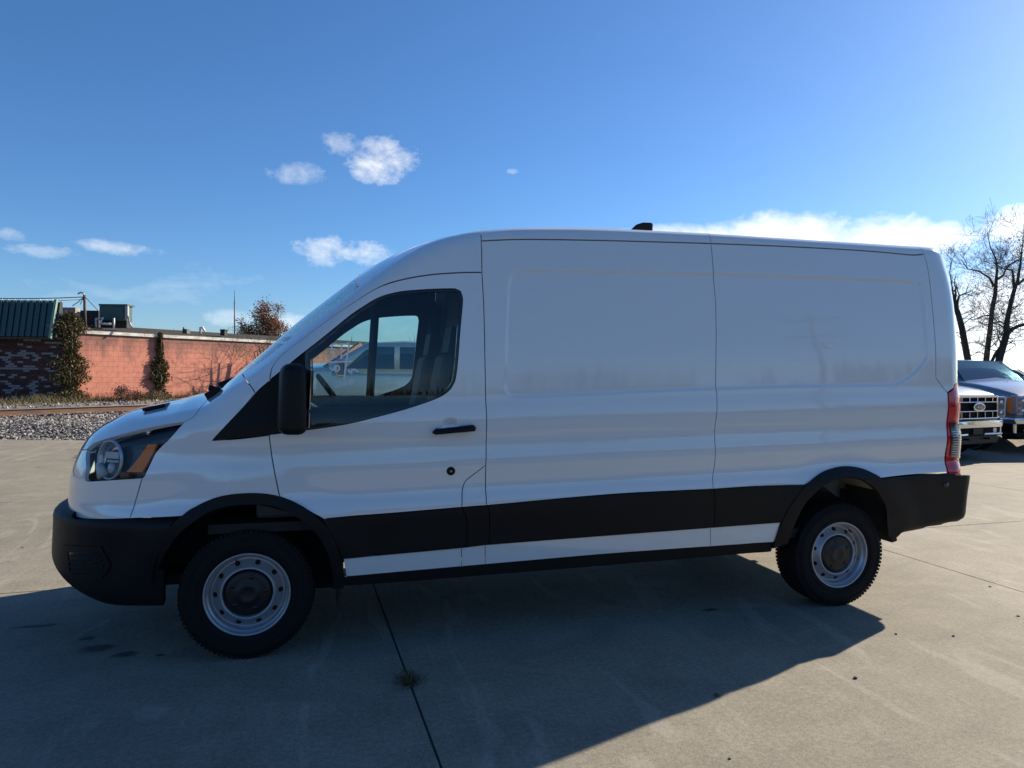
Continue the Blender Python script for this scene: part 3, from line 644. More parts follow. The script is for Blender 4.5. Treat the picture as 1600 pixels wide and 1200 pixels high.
px_tree('forked_tree', 'stout bare tree forking low above the parked trucks', 33, [[(1557, 580, 11), (1563, 555, 10.5), (1569, 535, 10), (1573, 522, 9), (1573, 505, 7.5), (1578, 480, 6.5), (1584, 455, 5.6), (1590, 440, 4.6), (1594, 415, 3.0), (1598, 380, 1.6), (1600, 362, .9)],
        [(1573, 522, 7), (1582, 514, 6), (1592, 509, 5.4), (1606, 506, 4.8), (1630, 490, 3.6)], [(1545, 574, 5), (1556, 552, 4.6), (1566, 538, 4)], [(1585, 455, 4.2), (1583, 430, 3.6), (1582, 422, 3), (1568, 420, 2.2)], [(1590, 445, 4), (1600, 436, 3.2), (1618, 425, 2.4)], [(1571, 507, 2.4), (1562, 502, 1.8), (1554, 506, 1.2)]], 23, 5, 4)
random.seed(99)
def far_trees():
    m_ = MB()
    for _ in range(9000):
        th = random.uniform(0, 360); rr = random.uniform(120, 170); az = R(th)
        hh = 3.2+2.2*math.sin(th*.31)+1.6*math.sin(th*.83+1)+random.uniform(-1, 2.4)
        if 20 < (th % 360) < 60: hh *= .75
        b = (CAM[0]+math.sin(az)*rr, CAM[1]+math.cos(az)*rr, 0)
        blade_mesh(m_, b, max(1.5, hh)*random.uniform(.7, 1.2), random.uniform(0, .35), random.uniform(0, 6.28), random.uniform(.10, .40), 3)
    for _ in range(8000):                       # nearer wood behind the photographer, seen mirrored in the paint
        th = random.uniform(112, 300); rr = random.uniform(48, 66); az = R(th)
        hh = 7.2+1.5*math.sin(th*.21)+.9*math.sin(th*.9+1)+random.uniform(-1.5, .8)
        b = (CAM[0]+math.sin(az)*rr, CAM[1]+math.cos(az)*rr, 0)
        blade_mesh(m_, b, hh*random.uniform(.6, 1.1), random.uniform(0, .3), random.uniform(0, 6.28), random.uniform(.06, .30), 3)
    o = m_.build('tree_line', mat('far_wood', (.10, .092, .085), .95, var=.3, vscale=.2), fix=False); tag(o, 'distant grey belt of bare trees along the horizon', 'trees', kind='stuff')
far_trees()

def behind_photographer():
    az, rr = R(141.0), 40.0; p = (3.55+math.sin(az)*rr, -.94+math.cos(az)*rr, 0); u = empty('utility_pole', p, .5); tag(u, 'wooden utility pole with crossarms mirrored in the van rear flank', 'pole')
    m_ = MB(); m_.tube([(0, 0, 0), (0, 0, 13)], [.22, .14], 12); m_.build('mast', M_BARK, u)
    for z in (12.4, 10.6, 9.6): m_ = MB(); m_.box((0, .18, z), (3.4 if z > 10 else 2.4, .14, .16)); m_.build('crossarm', M_BARK, u)
    m_ = MB(); m_.tube([(.5, .1, 8.6), (.5, .1, 9.5)], .25, 12); m_.build('transformer', mat('galvanised', (.3, .3, .31), .5, .6), u)
behind_photographer()
# ================================================================== the van
def spline(xs, ys):
    xs = np.asarray(xs, float); ys = np.asarray(ys, float); h = np.diff(xs); d = np.diff(ys)/h; m_ = np.empty(len(xs)); m_[0], m_[-1] = d[0], d[-1]
    m_[1:-1] = (d[1:]*h[:-1]+d[:-1]*h[1:])/(h[:-1]+h[1:])
    def f(x):
        x = np.asarray(x, float); xc = np.clip(x, xs[0], xs[-1]); i = np.clip(np.searchsorted(xs, xc)-1, 0, len(xs)-2); H = h[i]; t = (xc-xs[i])/H
        y = (1+2*t)*(1-t)**2*ys[i]+t*(1-t)**2*H*m_[i]+t*t*(3-2*t)*ys[i+1]+t*t*(t-1)*H*m_[i+1]
        return y+np.where(x < xs[0], (x-xs[0])*m_[0], 0)+np.where(x > xs[-1], (x-xs[-1])*m_[-1], 0)
    return f
RAKE = .025
WZ = spline([.15,.30,.40,.50,.62,.74,.77,.80,.835,.87,.92,.97,1.02,1.07,1.12,1.18,1.24,1.30,1.36,1.42,1.6,1.8,2.0,2.12,2.3,2.5,2.7],
          [.955,.970,.985,.996,1.008,1.024,1.0245,1.018,1.005,1.000,1.002,1.0065,1.006,.9985,.994,.997,.998,.992,.982,.979,.970,.950,.925,.908,.878,.838,.80])
ZC = spline([-1.15, -1.05, -.95, -.8, -.6, -.4, -.22, -.12, .0, .2, .4, .6, .8, 1.0, 1.2, 1.45, 1.8, 2.4, 3.2, 4.2, 4.9],
            [.977, 1.18, 1.255, 1.290, 1.338, 1.388, 1.455, 1.555, 1.666, 1.856, 2.026, 2.189, 2.313, 2.405, 2.452, 2.472, 2.4785, 2.481, 2.498, 2.530, 2.55])
X0 = spline([.1, .3, .5, .7, .85, .95, 1.05, 1.15, 1.3], [-1.02, -1.05, -1.06, -1.05, -1.052, -1.04, -1.008, -.958, -.85])
CRN = spline([-1.2, -.6, -.25, 0, .5, .9, 1.3, 5], [.10, .09, .08, .12, .14, .10, .06, .05])
RFL = spline([-1.2, -.5, -.2, .0, .6, 1.0, 1.3, 5], [.14, .10, .08, .06, .055, .06, .055, .055])
XS_, NN = 0.30, 3.0
WHEELS = ((0, .345), (3.75, .345))
def rmax(a, b, r): return np.minimum(-r, np.maximum(a, b))+np.hypot(np.maximum(r+a, 0), np.maximum(r+b, 0))
REC = {'on': False}
def recess(x, z):
    if not REC['on']: return 0.0
    g = REC['grid']; x0, z0, st = REC['org']; fx = np.clip((x-x0)/st, 0, g.shape[0]-1.001); fz = np.clip((z-z0)/st, 0, g.shape[1]-1.001)
    i, j = fx.astype(int), fz.astype(int); a, b = fx-i, fz-j
    d = g[i, j]*(1-a)*(1-b)+g[i+1, j]*a*(1-b)+g[i, j+1]*(1-a)*b+g[i+1, j+1]*a*b
    t = np.clip((d+.013)/.028, 0, 1); c = REC['cup_c']; e = ((x-c[0])/.058)**2+((z-c[1])/.044)**2
    return .0085*t*t*(3-2*t)+.020*np.clip(1-e, 0, 1)**1.5
def width(x, z):
    w = WZ(z-RAKE*np.clip(x, -.5, 5))
    for cx, cz in WHEELS:
        d = np.hypot(x-cx, z-cz-.02); t = np.clip((.70-d)/.20, 0, 1); w = w+.020*t*t*(3-2*t)*np.clip((z-.3)/.3, 0, 1)
    return w
def side_d(x, y, z, dx=0.0):
    w = width(x, z)-recess(x, z); L = XS_-X0(z)+dx; u = np.clip((XS_-x)/L, 0, None)
    return np.where(x < XS_, ((u**NN+(y/w)**NN)**(1/NN)-1)*w, y-w)
def rear_d(x, y, z, dx=0.0): return x-(4.824+dx-.03*(y/.8)**2)
def body(P):
    x, y, z = P[..., 0], np.abs(P[..., 1]), P[..., 2]; e = .02; sl = (ZC(x+e)-ZC(x-e))/(2*e)
    top = (z-(ZC(x)-CRN(x)*(y/.8)**2))/np.sqrt(1+sl*sl)
    return rmax(rmax(side_d(x, y, z), top, RFL(x)), rear_d(x, y, z), .13+.09*np.clip((z-2.0)/.42, 0, 1)**2)
def bumper_front(P):
    x, y, z = P[..., 0], np.abs(P[..., 1]), P[..., 2]
    s = side_d(x, y, z, .07*1.0)-.006; s = rmax(s, z-(.775+.06*np.clip((x+.9)/.5, -1, 1)*0), .05)
    return rmax(s, (.255+.16*np.clip((-.55-x)/.55, 0, 1)**2)-z, .10)
def bumper_rear(P):
    x, y, z = P[..., 0], np.abs(P[..., 1]), P[..., 2]
    s = rmax(y-width(x, z)-.008, rear_d(x, y, z, .065), .11); s = rmax(s, z-.885, .015)
    return rmax(s, .462+.075*np.clip((x-4.25)/.6, 0, 1)-z, .05)
def grad(fn, P, e=1.5e-3):
    g = np.stack([(fn(P+np.eye(3)[k]*e)-fn(P-np.eye(3)[k]*e)) for k in range(3)], -1)
    return g/np.maximum(1e-9, np.linalg.norm(g, axis=-1, keepdims=True))
XN, XM, KF, KR = -0.245, 4.35, .75, .80
def to_param(P, z0=.8):
    x, y, z = P[:, 0], np.abs(P[:, 1]), P[:, 2]; f = np.arctan2(XN-x, y); r = np.arctan2(x-XM, y)
    s = np.where(x < XN, XN-KF*f, np.where(x > XM, XM+KR*r, x)); rho = np.where(x < XN, np.hypot(XN-x, y), np.where(x > XM, np.hypot(x-XM, y), y))
    return np.stack([s, np.arctan2(z-z0, rho)], 1)
def from_param(st, fn, off=0.0, z0=.8):
    s, t = st[:, 0], st[:, 1]; f = np.where(s < XN, (s-XN)/KF, np.where(s > XM, (s-XM)/KR, 0.0))
    D = np.stack([np.sin(f)*np.cos(t), -np.cos(f)*np.cos(t), np.sin(t)], 1); C = np.stack([np.clip(s, XN, XM), 0*s, 0*s+z0], 1)
    lo = np.zeros(len(s)); hi = np.full(len(s), 2.6)
    for _ in range(34):
        m_ = (lo+hi)/2; ins = fn(C+D*m_[:, None]) < 0; lo = np.where(ins, m_, lo); hi = np.where(ins, hi, m_)
    P = C+D*lo[:, None]; n = grad(fn, P); return P+n*off, n
def cast(px, fn=body, n=200):
    px = np.atleast_2d(np.asarray(px, float)); d = AX[2]+AX[0]*((px[:, :1]-800)/FPX)-AX[1]*((px[:, 1:2]-600)/FPX)
    t0 = (-1.35-CAM[1])/d[:, 1]; t1 = (0.0-CAM[1])/d[:, 1]; ts = t0[:, None]+(t1-t0)[:, None]*np.linspace(0, 1, n)[None]
    f = fn(CAM+ts[..., None]*d[:, None, :]); neg = f < 0; hit = neg.any(1); k = np.where(hit, neg.argmax(1), f.argmin(1)); I = np.arange(len(d))
    lo, hi = ts[I, np.maximum(k-1, 0)], ts[I, k]
    for _ in range(34):
        m_ = (lo+hi)/2; s = fn(CAM+m_[:, None]*d) < 0; hi = np.where(s, m_, hi); lo = np.where(s, lo, m_)
    return CAM+np.where(hit, hi, ts[I, k])[:, None]*d
def surf(u, v, off=0.0, fn=body):
    P = cast([(u, v)], fn); n = grad(fn, P); return Vector((P+n*off)[0]), Vector(n[0])
def resolve(pts, fn, z0):
    "curve points -> parameter space: (u, v) photo trace, ('p', s, t) parameter, ('w', x, y, z) world"
    out = []
    for p in pts:
        if p[0] == 'p': out.append(np.array(p[1:], float))
        elif p[0] == 'w': out.append(to_param(np.array([p[1:]], float), z0)[0])
        else: out.append(to_param(cast([p], fn), z0)[0])
    return np.array(out)
def smooth_curve(P, step):
    if len(P) == 2:
        n = max(1, int(np.linalg.norm(P[1]-P[0])/step)); return P[0]+(P[1]-P[0])*np.linspace(0, 1, n+1)[:, None]
    Q = np.vstack([2*P[0]-P[1], P, 2*P[-1]-P[-2]]); out = []
    for i in range(1, len(Q)-2):
        n = max(1, int(np.linalg.norm(Q[i+1]-Q[i])/step)); t = np.linspace(0, 1, n, endpoint=False)[:, None]
        out.append(.5*((2*Q[i])+(-Q[i-1]+Q[i+1])*t+(2*Q[i-1]-5*Q[i]+4*Q[i+1]-Q[i+2])*t**2+(-Q[i-1]+3*Q[i]-3*Q[i+1]+Q[i+2])*t**3))
    return np.vstack(out+[P[-1:]])
def outline(curves, fn, z0, step, gap):
    pts = []
    for c in curves:
        q = smooth_curve(resolve(c, fn, z0), step)
        for p in q:
            if not pts or np.linalg.norm(p-pts[-1]) > step*.22: pts.append(p)
    if np.linalg.norm(pts[0]-pts[-1]) < step*.22: pts.pop()
    P = np.array(pts); a = np.sum(P[:, 0]*np.roll(P[:, 1], -1)-np.roll(P[:, 0], -1)*P[:, 1])
    if a < 0: P = P[::-1].copy()
    if gap:
        e = np.roll(P, -1, 0)-P; e /= np.maximum(1e-9, np.linalg.norm(e, axis=1, keepdims=True)); n = np.stack([-e[:, 1], e[:, 0]], 1); m_ = n+np.roll(n, 1, 0)
        m_ /= np.maximum(.5, np.linalg.norm(m_, axis=1, keepdims=True)); W3, _ = from_param(P, fn, 0.0, z0); rl = np.linalg.norm(W3-np.stack([np.clip(P[:, 0], XN, XM), 0*P[:, 0], 0*P[:, 0]+z0], 1), axis=1); Q = P+m_*gap*np.stack([np.ones(len(P)), 1/np.maximum(.4, rl)], 1)
        smin, smax = XN-KF*math.pi/2, XM+KR*math.pi/2
        on_t = np.abs(P[:, 1]-math.pi/2) < 2e-4; Q[on_t, 1] = math.pi/2; Q[np.abs(P[:, 0]-smin) < 2e-4, 0] = smin; Q[np.abs(P[:, 0]-smax) < 2e-4, 0] = smax
        P = Q
    return P
def inside(poly, pts):
    x, y = pts[:, 0], pts[:, 1]; c = np.zeros(len(pts), bool); j = len(poly)-1
    for i in range(len(poly)):
        xi, yi = poly[i]; xj, yj = poly[j]
        if yi != yj: c ^= ((yi > y) != (yj > y)) & (x < (xj-xi)*(y-yi)/(yj-yi)+xi)
        j = i
    return c
def panel(name, curves, mt, parent, off=0.0, flange=.022, gap=.0028, h=.035, fn=body, z0=.8, mirror='copy', holes=(), extra=None, back=False):
    step = h*.45; loops = [outline(curves, fn, z0, step, gap)]+[outline(c, fn, z0, step, -gap if gap else 0) for c in holes]
    P0 = loops[0]; lo, hi = P0.min(0), P0.max(0)
    gx, gy = np.meshgrid(np.arange(lo[0]+h*.5, hi[0], h), np.arange(lo[1]+h*.5, hi[1], h)); G = np.stack([gx.ravel(), gy.ravel()], 1)
    if extra is not None: G = np.vstack([G, extra])
    keep = inside(P0, G)
    for q in loops[1:]: keep &= ~inside(q, G)
    G = G[keep]; bd = np.vstack(loops)
    if len(G):
        d = np.full(len(G), 9.)
        for k in range(0, len(bd), 64): d = np.minimum(d, np.sqrt(((G[:, None]-bd[None, k:k+64])**2).sum(2)).min(1))
        G = G[d > step*.45]
    st = np.vstack([bd, G]); edges = []; o0 = 0
    for q in loops: edges += [(o0+i, o0+(i+1) % len(q)) for i in range(len(q))]; o0 += len(q)
    res = delaunay_2d_cdt([Vector(p) for p in st.tolist()], edges, [], 0, 1e-7)
    V2 = np.array([v[:] for v in res[0]]); T = np.array([f[:] for f in res[2] if len(f) == 3], int)
    c = V2[T].mean(1); ok = inside(P0, c)
    for q in loops[1:]: ok &= ~inside(q, c)
    T = T[ok]; P, n = from_param(V2, fn, off, z0)
    fnm = np.cross(P[T[:, 1]]-P[T[:, 0]], P[T[:, 2]]-P[T[:, 0]]); flip = (fnm*n[T].mean(1)).sum(1) < 0; T[flip] = T[flip][:, ::-1]
    # boundary edges -> flange
    from collections import Counter
    cnt = Counter(); dire = {}
    for t in T.tolist():
        for a, b in ((t[0], t[1]), (t[1], t[2]), (t[2], t[0])): cnt[(min(a, b), max(a, b))] += 1; dire[(min(a, b), max(a, b))] = (a, b)
    V = P.tolist(); F = T.tolist(); LN = [n[i] for t in F for i in t]; nv = len(V); ids = {}
    if flange:
        FQ = []
        smin, smax = XN-KF*math.pi/2, XM+KR*math.pi/2
        cen = (np.abs(V2[:, 1]-math.pi/2) < 3e-4) | (np.abs(V2[:, 0]-smin) < 3e-4) | (np.abs(V2[:, 0]-smax) < 3e-4)
        for e, k in cnt.items():
            if k != 1: continue
            a, b = dire[e]
            if cen[a] and cen[b]: continue
            q = []
            for i in (b, a):
                if i not in ids: ids[i] = len(V); V.append(P[i].tolist()); V.append((P[i]-n[i]*flange).tolist())
            ia, ib = ids[a], ids[b]; FQ.append((ib, ia, ia+1, ib+1))
        for q in FQ:
            A = np.array([V[i] for i in q]); m_ = np.cross(A[1]-A[0], A[2]-A[0]); m_ = m_/max(1e-12, np.linalg.norm(m_)); F.append(q); LN += [m_]*4
    if mirror == 'merge':
        k = len(V); V += [(x, -y, z) for x, y, z in V]; it = iter(LN); L2 = []; F2 = []
        for f in F:
            ns = [next(it) for _ in f]; F2.append([i+k for i in f][::-1]); L2 += [np.array([q[0], -q[1], q[2]]) for q in ns][::-1]
        F = F+F2; LN = LN+L2
    me = bpy.data.meshes.new(name); me.from_pydata(V, [], F); me.update(); me.polygons.foreach_set('use_smooth', [True]*len(F))
    me.normals_split_custom_set([Vector(x) for x in LN])
    o = link(name, me, mt, parent)
    if mirror == 'copy': c2 = o.copy(); COL.objects.link(c2); c2.scale = (1, -1, 1); c2.parent = parent
    return o
# ---- recess pressed into the cargo side and the door-handle cup
RECESS_PX = [(795, 446), (798, 434), (806, 426), (818, 423.6), (960, 425), (1114, 428), (1290, 434.5), (1426, 440.7), (1435.7, 444.5), (1440.4, 457), (1445, 498), (1448, 546), (1446.7, 563), (1429, 583.8), (1404, 599.7), (1385, 602), (1226, 604.5), (1117, 608), (1028, 611), (902, 617), (806, 620.5), (794, 614), (789.6, 602.8), (791, 561.7), (793, 500)]
def make_recess():
    P = cast(RECESS_PX)[:, [0, 2]]; P = smooth_curve(np.vstack([P, P[:1]]), .014); st = .005; org = (0.8, 1.0)
    nx, nz = int(3.9/st), int(1.4/st); X, Z = np.meshgrid(org[0]+np.arange(nx)*st, org[1]+np.arange(nz)*st, indexing='ij'); Q = np.stack([X.ravel(), Z.ravel()], 1)
    ins = inside(P, Q); d = np.full(len(Q), 9.)
    for a, b in zip(P[:-1], P[1:]):
        ab = b-a; t = np.clip(((Q-a) @ ab)/max(1e-9, ab @ ab), 0, 1); d = np.minimum(d, np.hypot(*(Q-a-t[:, None]*ab).T))
    g = np.where(ins, d, -d); c = cast([(704, 664)])[0]; REC['cup_c'] = (c[0], c[2])
    REC.update(grid=g.reshape(nx, nz), org=(*org, st)); nrm = []
    e = np.gradient(P, axis=0); e /= np.maximum(1e-9, np.linalg.norm(e, axis=1, keepdims=True)); nn = np.stack([-e[:, 1], e[:, 0]], 1); X3 = []
    for o in (-.024, -.017, -.012, -.007, -.002, .003, .008, .013, .018, .024):
        q = P+nn*o*(1 if np.sum(P[:-1, 0]*P[1:, 1]-P[1:, 0]*P[:-1, 1]) > 0 else -1)*1; X3.append(q)
    q = np.vstack(X3); W_ = np.stack([q[:, 0], -width(q[:, 0], q[:, 1]), q[:, 1]], 1); ex = to_param(W_)
    th = np.linspace(0, 6.283, 44, endpoint=False); cup = np.vstack([np.stack([c[0]+.058*k*np.cos(th), c[2]+.044*k*np.sin(th)], 1) for k in (.25, .45, .62, .75, .86, .94, 1.0, 1.06)]); W_ = np.stack([cup[:, 0], -width(cup[:, 0], cup[:, 1]), cup[:, 1]], 1)
    REC['extra'] = ex; REC['cup'] = to_param(W_)
make_recess(); REC['on'] = True
# ---- materials
PAINT = mat('white_paint', (.81, .825, .80), .16, coat=1.0, spec=.55); PAINT.node_tree.nodes['Principled BSDF'].inputs['Coat IOR'].default_value = 1.62
PLAST = mat('black_plastic', (.008, .0085, .0095), .48, var=.15, vscale=5, bump=.10, bscale=500, spec=.22)
TRIM = mat('black_gloss', (.006, .006, .007), .18, coat=.5); RUB = mat('tyre_rubber', (.009, .009, .0095), .8, spec=.25, var=.25, vscale=10, bump=.2, bscale=120)
STEEL = mat('wheel_silver', (.40, .41, .43), .38, .55, var=.08, vscale=12); CHROME = mat('chrome', (.80, .81, .82), .08, 1.0); DARK = mat('dark_cavity', (.006, .006, .006), .95)
UNDER = mat('underbody_black', (.018, .018, .018), .8, var=.4, vscale=6, bump=.4, bscale=30); SEATM = mat('seat_vinyl', (.022, .023, .026), .6, var=.2, vscale=9)
GLASS = glass_mat('door_glass', (.68, .82, .80), .62); WSG = glass_mat('windshield_glass', (.62, .74, .73)); LENS = glass_mat('clear_lens', (.94, .96, .97), .22)
RED = mat('red_lens', (.58, .010, .016), .15, coat=1.0); AMBER = mat('amber_lens', (.85, .22, .05), .5, spec=.2); WHITE_LENS = mat('white_lens', (.62, .62, .62), .15, coat=1.0)
van = empty('cargo_van', (0, 0, 0)); tag(van, 'white cargo van with black lower cladding and steel wheels parked on the concrete', 'van')
HP = math.pi/2; SMIN, SMAX = XN-KF*HP, XM+KR*HP
# ---- traced seams (photo pixels on the near flank)
DOOR_TOP = [(421.5, 596), (423.6, 580), (429, 568), (450, 547), (510, 502), (558, 469), (594, 448), (630, 436.6), (675, 429), (720, 426), (753, 425.5)]
B_SEAM = [(753, 425.5), (756, 482.5), (757.5, 550), (759, 625), (760.4, 657), (759.6, 698), (759, 727)]
NOTCH = [(759, 727), (745, 737.5), (729, 750), (723.5, 760), (722, 770)]
CLAD_T = lambda u: float(np.interp(u, [506, 720.6, 760, 961, 1115, 1180, 1251], [810.7, 792.7, 789.7, 772, 764.3, 760, 757]))
CLAD_B = lambda u: float(np.interp(u, [537, 720.6, 760, 961, 1180, 1222], [872.8, 855.8, 851, 835.6, 819, 816]))
SILL_B = lambda u: float(np.interp(u, [540, 720.6, 961, 1180, 1216], [901, 885, 864, 848.8, 846]))
ARCH_F = [(225, 905), (231, 882), (243, 855), (262, 828), (285, 806.7), (310, 790), (343, 776.7), (376.7, 771.7), (410, 771.7), (437, 776), (460, 785), (485, 799.6), (510, 822.5), (526.7, 851.7), (535, 881), (538.5, 902), (537, 918)]
ARCH_R = [(1206, 856), (1209, 846), (1220, 816), (1236, 786), (1258, 758), (1280, 741), (1300, 732.4), (1320, 729), (1340, 731), (1360, 739), (1376, 748), (1392, 766), (1404, 788), (1409, 810), (1408, 828), (1400, 838)]
SEAM2 = [(1111, 380.4), (1114.5, 428.7), (1117.6, 466.7), (1119, 514), (1118.6, 560), (1118, 602.8), (1120, 616), (1120, 644), (1116.5, 672.5), (1116.5, 726), (1113.5, 752), (1114.6, 764.3)]
GUT = [(752, 376.4), (819, 374), (933, 375.5), (1028, 378), (1111, 380.4)]; GUT2 = [(1111, 380.4), (1226.7, 385), (1353, 392), (1443.6, 397)]
CORNER = [(1443.6, 397), (1450, 422), (1456, 473), (1461, 530), (1462.3, 590)]; CORNER2 = [(1462.3, 590), (1480.5, 613)]
GLASS_EDGE = [(336, 612), (378, 584), (420, 556), (480, 508), (540, 466), (561, 447)]
WIN_B = [(421, 679), (480, 671.5), (540, 662.5), (585, 652), (630, 640), (675, 625), (696, 614.5), (708, 601), (713.4, 580), (718.5, 520), (723, 466), (720, 455.5), (712.5, 451.8), (690, 451.6), (660, 453), (624, 456.4), (594, 464.5), (570, 478), (540, 499), (480, 547), (450, 571), (421.5, 594)]
def pp(u, v, z0=.8, fn=body): return to_param(cast([(u, v)], fn), z0)[0]
rv = lambda c: c[::-1]
fd = DOOR_TOP[0]
# ---- painted panels
panel('front_fender', [[(333, 615), (311, 640), (293, 656.5), (288.5, 659)], [(288.5, 659), (267.5, 682), (245, 704.5), (236, 721), (225.5, 743.5), (222.5, 746.5)], [(222.5, 746.5), (212, 782.5), (203, 810)],
    [(203, 810), (240, 809), (284.5, 806.7)], ARCH_F[4:10], [(437, 776), (431, 748), (425, 715), (421, 683)], [(421, 680), (375, 685.5), (331.5, 688.5)], [(331.5, 688.5), (399, 614.5)], [(399, 614.5), (384, 593), (377, 583)], [(378, 584), (352, 601), (336, 612)]], PAINT, van)
DOORC = [DOOR_TOP, B_SEAM, NOTCH, [(722, 770), (721.5, 792.6)], [(721.5, 792.6), (610, 802), (508, 810.6)], [(510, 813), (485, 799.6), (460, 785), (437, 776)], [(437, 776), (431, 748), (425, 715), (421, 683), (421, 679)], WIN_B, [(421.5, 594), (421.5, 596)]]
front_door = panel('front_door', DOORC, PAINT, van, extra=REC['cup'])
panel('pillar_panel', [[(759, 727), (745, 737.5), (729, 750), (723.5, 760), (722, 770)], [(722, 770), (721.5, 792.6)], [(721.5, 792.6), (760, 789.7)], [(760, 789.7), (759, 727)]], PAINT, van)
panel('side_panel', [GUT, SEAM2, [(1114.6, 764.3), (961, 772), (760, 789.7)], [(760, 789.7), (759, 727)], rv(B_SEAM), [(753, 425.5), (752, 376.4)]], PAINT, van, extra=REC['extra'], h=.026)
panel('rear_quarter_panel', [GUT2, CORNER, CORNER2, [(1480.5, 613), (1480, 737)], [(1480, 737.5), (1420, 742), (1376, 747)], rv(ARCH_R[4:11]), [(1258, 758), (1180, 760), (1114.6, 764.3)], rv(SEAM2)], PAINT, van, extra=REC['extra'], h=.026)
sB, sM = pp(752, 376.4), pp(1111, 380.4); sR = pp(1443.6, 397); gc = pp(561, 447)
CABROOF = [rv([(399, 614.5), (384, 593), (378, 584)]), [(399, 614.5), (410, 604.5), (421.5, 595)], DOOR_TOP, [(753, 425.5), (752, 376.4)], [('p', *sB), ('p', sB[0], (sB[1]+HP)/2), ('p', sB[0], HP)],
    [('p', sB[0], HP), ('p', .60, HP)], [('p', .60, HP), ('p', .605, 1.35), ('p', gc[0]-.01, gc[1]+.06), ('p', *gc)], rv(GLASS_EDGE[1:])]
panel('cab_roof', CABROOF, PAINT, van, mirror='merge', h=.026)
panel('roof_panel', [GUT, [('p', *sM), ('p', sM[0], (sM[1]+HP)/2), ('p', sM[0], HP)], [('p', sM[0], HP), ('p', sB[0], HP)], [('p', sB[0], HP), ('p', sB[0], (sB[1]+HP)/2), ('p', *sB)]], PAINT, van, mirror='merge', h=.024)
panel('roof_panel', [GUT2, [('p', *sR), ('p', sR[0], (sR[1]+HP)/2), ('p', sR[0], HP)], [('p', sR[0], HP), ('p', sM[0], HP)], [('p', sM[0], HP), ('p', sM[0], (sM[1]+HP)/2), ('p', *sM)]], PAINT, van, mirror='merge', h=.024)
tl = pp(1480.5, 613); tb = pp(1480, 737); sD = XM+KR*.53
panel('rear_pillar', [CORNER, CORNER2, [(1480.5, 613), (1489, 607), (1494, 605)], [('p', sD-.02, tl[1]+.045), ('p', sD, tl[1]+.045)], [('p', sD, tl[1]+.045), ('p', sD, 1.00)], [('p', sD, 1.0), ('p', sD+.02, 1.04), ('p', SMAX, 1.06)], [('p', SMAX, 1.06), ('p', SMAX, HP-.001)], [('p', SMAX, HP-.001), ('p', sR[0], HP-.001)], [('p', sR[0], HP-.001), ('p', sR[0], (sR[1]+HP)/2), ('p', *sR)]], PAINT, van, mirror='merge', h=.03)
rd = panel('rear_door', [[('p', sD, tb[1]), ('p', SMAX, tb[1])], [('p', SMAX, tb[1]), ('p', SMAX, 1.06)], [('p', SMAX, 1.06), ('p', sD+.02, 1.04), ('p', sD, 1.0)], [('p', sD, 1.0), ('p', sD, tb[1])]], PAINT, van)
hn = pp(123, 705.5)
panel('hood', [[('p', SMIN, hn[1]-.02), ('p', (SMIN+hn[0])/2, hn[1]-.012), ('p', *hn)], [(123, 705.5), (136, 702)], [(136, 702), (147.5, 692.5), (170, 685), (207.5, 674.5), (245, 666), (288.5, 659)], [(288.5, 659), (293, 656.5), (311, 640), (333, 615)],
    [('p', *pp(333, 615)), ('p', XN-.012, 1.05), ('p', XN-.012, HP)], [('p', XN-.012, HP), ('p', SMIN, HP)], [('p', SMIN, HP), ('p', SMIN, hn[1]-.02)]], PAINT, van, mirror='merge', h=.03)
wn = pp(107.5, 802); HL_L = [(136, 702), (134.5, 715), (135, 730), (132.5, 748), (137, 752)]
fascia = panel('front_fascia', [[('p', SMIN, hn[1]-.02), ('p', (SMIN+hn[0])/2, hn[1]-.012), ('p', *hn)], [(123, 705.5), (136, 702)], HL_L, [(137, 752), (185, 749), (222.5, 746.5)], [(222.5, 746.5), (212, 782.5), (203, 810)], [(203, 810), (167.5, 811.5), (137.5, 811), (118, 808), (108, 803)],
    [('p', *pp(108, 803)), ('p', SMIN, wn[1]-.012)], [('p', SMIN, wn[1]-.012), ('p', SMIN, hn[1]-.02)]], PAINT, van, mirror='merge', h=.025)
gs = hn[0]-.10
panel('grille', [[('p', SMIN, hn[1]-.06), ('p', gs-.1, hn[1]-.05), ('p', gs, hn[1]-.045)], [('p', gs, hn[1]-.045), ('p', gs-.04, wn[1]+.07)], [('p', gs-.04, wn[1]+.07), ('p', SMIN, wn[1]+.05)], [('p', SMIN, wn[1]+.05), ('p', SMIN, hn[1]-.06)]], PLAST, van, off=.006, mirror='merge')
# ---- glass
wt = [('p', .60, HP), ('p', .605, 1.35), ('p', gc[0]-.01, gc[1]+.06), ('p', *gc)]; wb = pp(336, 612)
panel('windshield', [GLASS_EDGE, rv(wt), [('p', .60, HP), ('p', XN+.05, HP)], [('p', XN+.05, HP), ('p', XN+.05, 1.1), ('p', *wb)]], WSG, van, off=-.004, flange=.004, mirror='merge', h=.03)
panel('cowl_grille', [[('p', *wb), ('p', XN+.05, 1.1), ('p', XN+.05, HP)], [('p', XN+.05, HP), ('p', XN-.012, HP)], [('p', XN-.012, HP), ('p', XN-.012, 1.05), ('p', *pp(333, 615))]], PLAST, van, off=-.006, mirror='merge')
WIN_ALL = [(476, 550.5), (478, 672)]; WF = [(478, 672)]+WIN_B[2:20]+[(476, 550.5)]
def shrink(c, k):
    P = np.array(c, float); Q = []
    for i in range(len(P)):
        e = P[(i+1) % len(P)]-P[i-1]; e /= max(1e-9, np.linalg.norm(e)); n = np.array([-e[1], e[0]]); Q.append(tuple(P[i]-n*k))
    return Q
loop = WF; inn = shrink(loop, -4.2); a_ = np.array(loop); 
